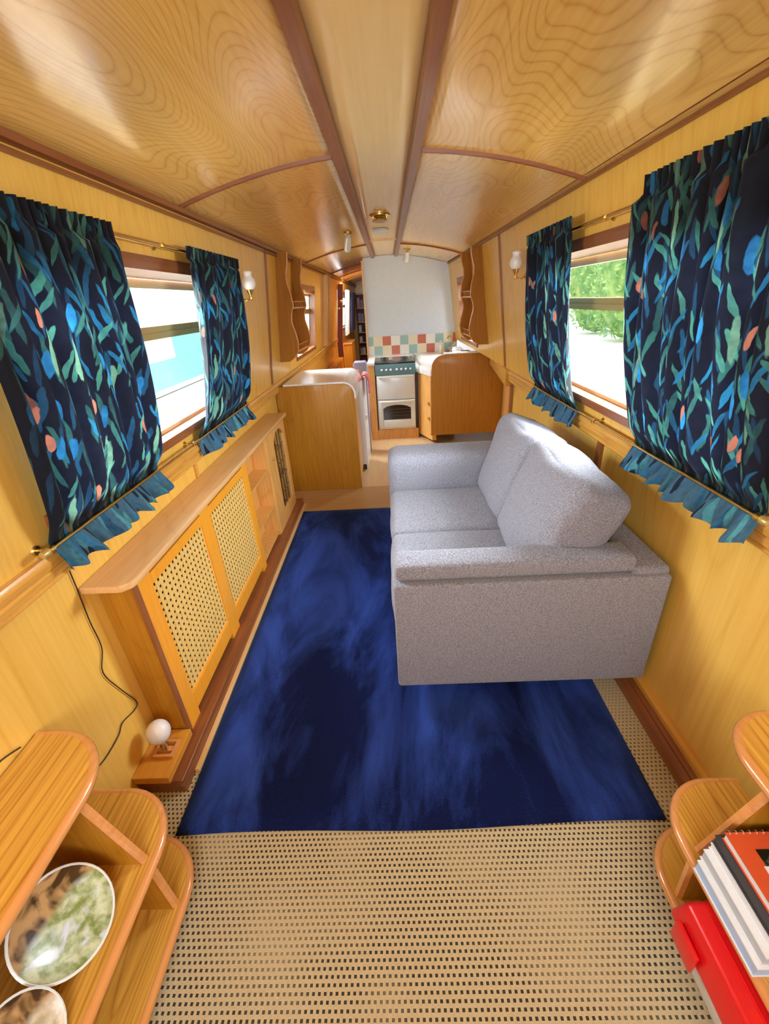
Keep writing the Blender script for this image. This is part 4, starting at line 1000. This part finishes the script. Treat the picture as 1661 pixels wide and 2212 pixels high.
# cable drooping down the left wall
cp = [(.668, .60), (.667, .573), (.665, .530), (.660, .455), (.659, .386), (.636, .339), (.658, .264), (.682, .196), (.667, .186), (.625, .198), (.602, .186), (.551, .184), (.50, .20)]
def smooth_path(pts, n=6):
    out = []
    for i in range(len(pts)-1):
        p0, p1, p2, p3 = pts[max(0, i-1)], pts[i], pts[i+1], pts[min(len(pts)-1, i+2)]
        for k in range(n):
            t = k/n; out.append(tuple(.5*((2*b)+(-a+c)*t+(2*a-5*b+4*c-d)*t*t+(-a+3*b-3*c+d)*t**3) for a, b, c, d in zip(p0, p1, p2, p3)))
    return out + [pts[-1]]
obj('cable', B().tube([(-.6285, y, z) for y, z in smooth_path(cp)], .0013, 6), 'cable_black', smooth='all', label='thin dark cable drooping down left wall beside the radiator cabinet', cat='cable')
obj('cable', B().tube([(-.6285, y, z) for y, z in smooth_path([(.44, .385), (.40, .40), (.34, .395), (.25, .40)])], .0013, 6), 'cable_black', smooth='all', label='thin dark cable on left wall above the top shelf', cat='cable')

# ------------------------------------------------------------------ outside
def outside():
    b = B()
    for k in range(5): b.box(-1.48+k*.15, -1.48+k*.15+.132, .0, 6.0, .50, .52)
    obj('jetty', b, 'grey_planks', label='pale planked jetty outside the left window', cat='jetty')
    t = thing('narrowboat', (-1.8, 3.0, .40), 'turquoise boat moored outside the left window', 'boat')
    obj('hull', B().box(-2.4, -1.505, .0, 7.0, .40, .525), 'boat_trim', t)
    obj('rubbing_strake', B().box(-1.53, -1.49, .0, 7.0, .525, .55), 'boat_pale', t)
    obj('cabin_side', B().hexa([(-2.3, .2, .55), (-1.51, .2, .55), (-1.51, 7, .55), (-2.3, 7, .55), (-2.25, .2, .93), (-1.56, .2, .93), (-1.56, 7, .93), (-2.25, 7, .93)]), 'boat_teal', t)
    obj('roof', B().hexa([(-2.3, .2, .93), (-1.53, .2, .93), (-1.53, 7, .93), (-2.3, 7, .93), (-2.2, .2, 1.02), (-1.66, .2, 1.02), (-1.66, 7, 1.02), (-2.2, 7, 1.02)]), 'boat_pale', t)
    for y0 in (2.2, 3.9):
        w = obj('cabin_window', B().box(-1.56, -1.525, y0, y0+1.0, .715, .875, .03, 3), 'boat_pale', t, True)
        obj('pane', B().box(-1.54, -1.520, y0+.04, y0+.96, .745, .845, .008), 'boat_glass', w, True)
    obj('cabin_top_box', B().hexa([(-2.1, 2.3, 1.02), (-1.7, 2.3, 1.02), (-1.7, 3.2, 1.02), (-2.1, 3.2, 1.02), (-2.05, 2.5, 1.2), (-1.75, 2.5, 1.2), (-1.75, 3.0, 1.2), (-2.05, 3.0, 1.2)]), 'white_paint', t)
    obj('towpath', B().box(.86, 3.4, -1, 9, .46, .50), 'pale_path', label='pale concrete bank outside the right window', cat='path')
    obj('ground', B().box(-9, 9, -4, 16, -.55, -.5), 'pale_path', kind='structure', origin=(0, 0, 0))
    rnd = random.Random(11)
    for i, (x, y, r) in enumerate(((2.35, 2.6, .5), (2.3, 3.6, .5), (2.4, 4.6, .5), (2.5, 5.6, .5), (2.3, 1.6, .5))):
        b = B()
        for k in range(2600):
            th = rnd.uniform(0, 2*math.pi); ph = math.acos(rnd.uniform(-1, 1)); q = r*rnd.uniform(.75, 1.05)
            c = Vector((x + q*math.sin(ph)*math.cos(th)*.8, y + q*math.sin(ph)*math.sin(th)*.94, 1.15 + 1.5*q*math.cos(ph)))
            if c.z < .54: continue
            d1 = Vector((rnd.gauss(0, 1), rnd.gauss(0, 1), rnd.gauss(0, 1))).normalized()*.030; d2 = d1.orthogonal().normalized()*.014
            V = [b.bm.verts.new(c - d1), b.bm.verts.new(c + d2), b.bm.verts.new(c + d1), b.bm.verts.new(c - d2)]; b.bm.faces.new(V)
        core = thing('hedge_bush', (x, y, .5), 'green leafy bush on the bank outside right window, %s' % ('facing the gap between curtains', 'second along the bank', 'third along the bank', 'farthest along the bank', 'behind the near curtain')[i], 'bush', 'bushes on the bank')
        obj('leaves', b, 'foliage', core)
        bb = B().lathe([(0, -.64)] + [(r*.72*math.sin(math.pi*k/10), -.64*math.cos(math.pi*k/10)) for k in range(1, 10)] + [(0, .64)], (x, y, 1.15), n=14)
        obj('branches', bb, 'foliage', core, 'all')
outside()
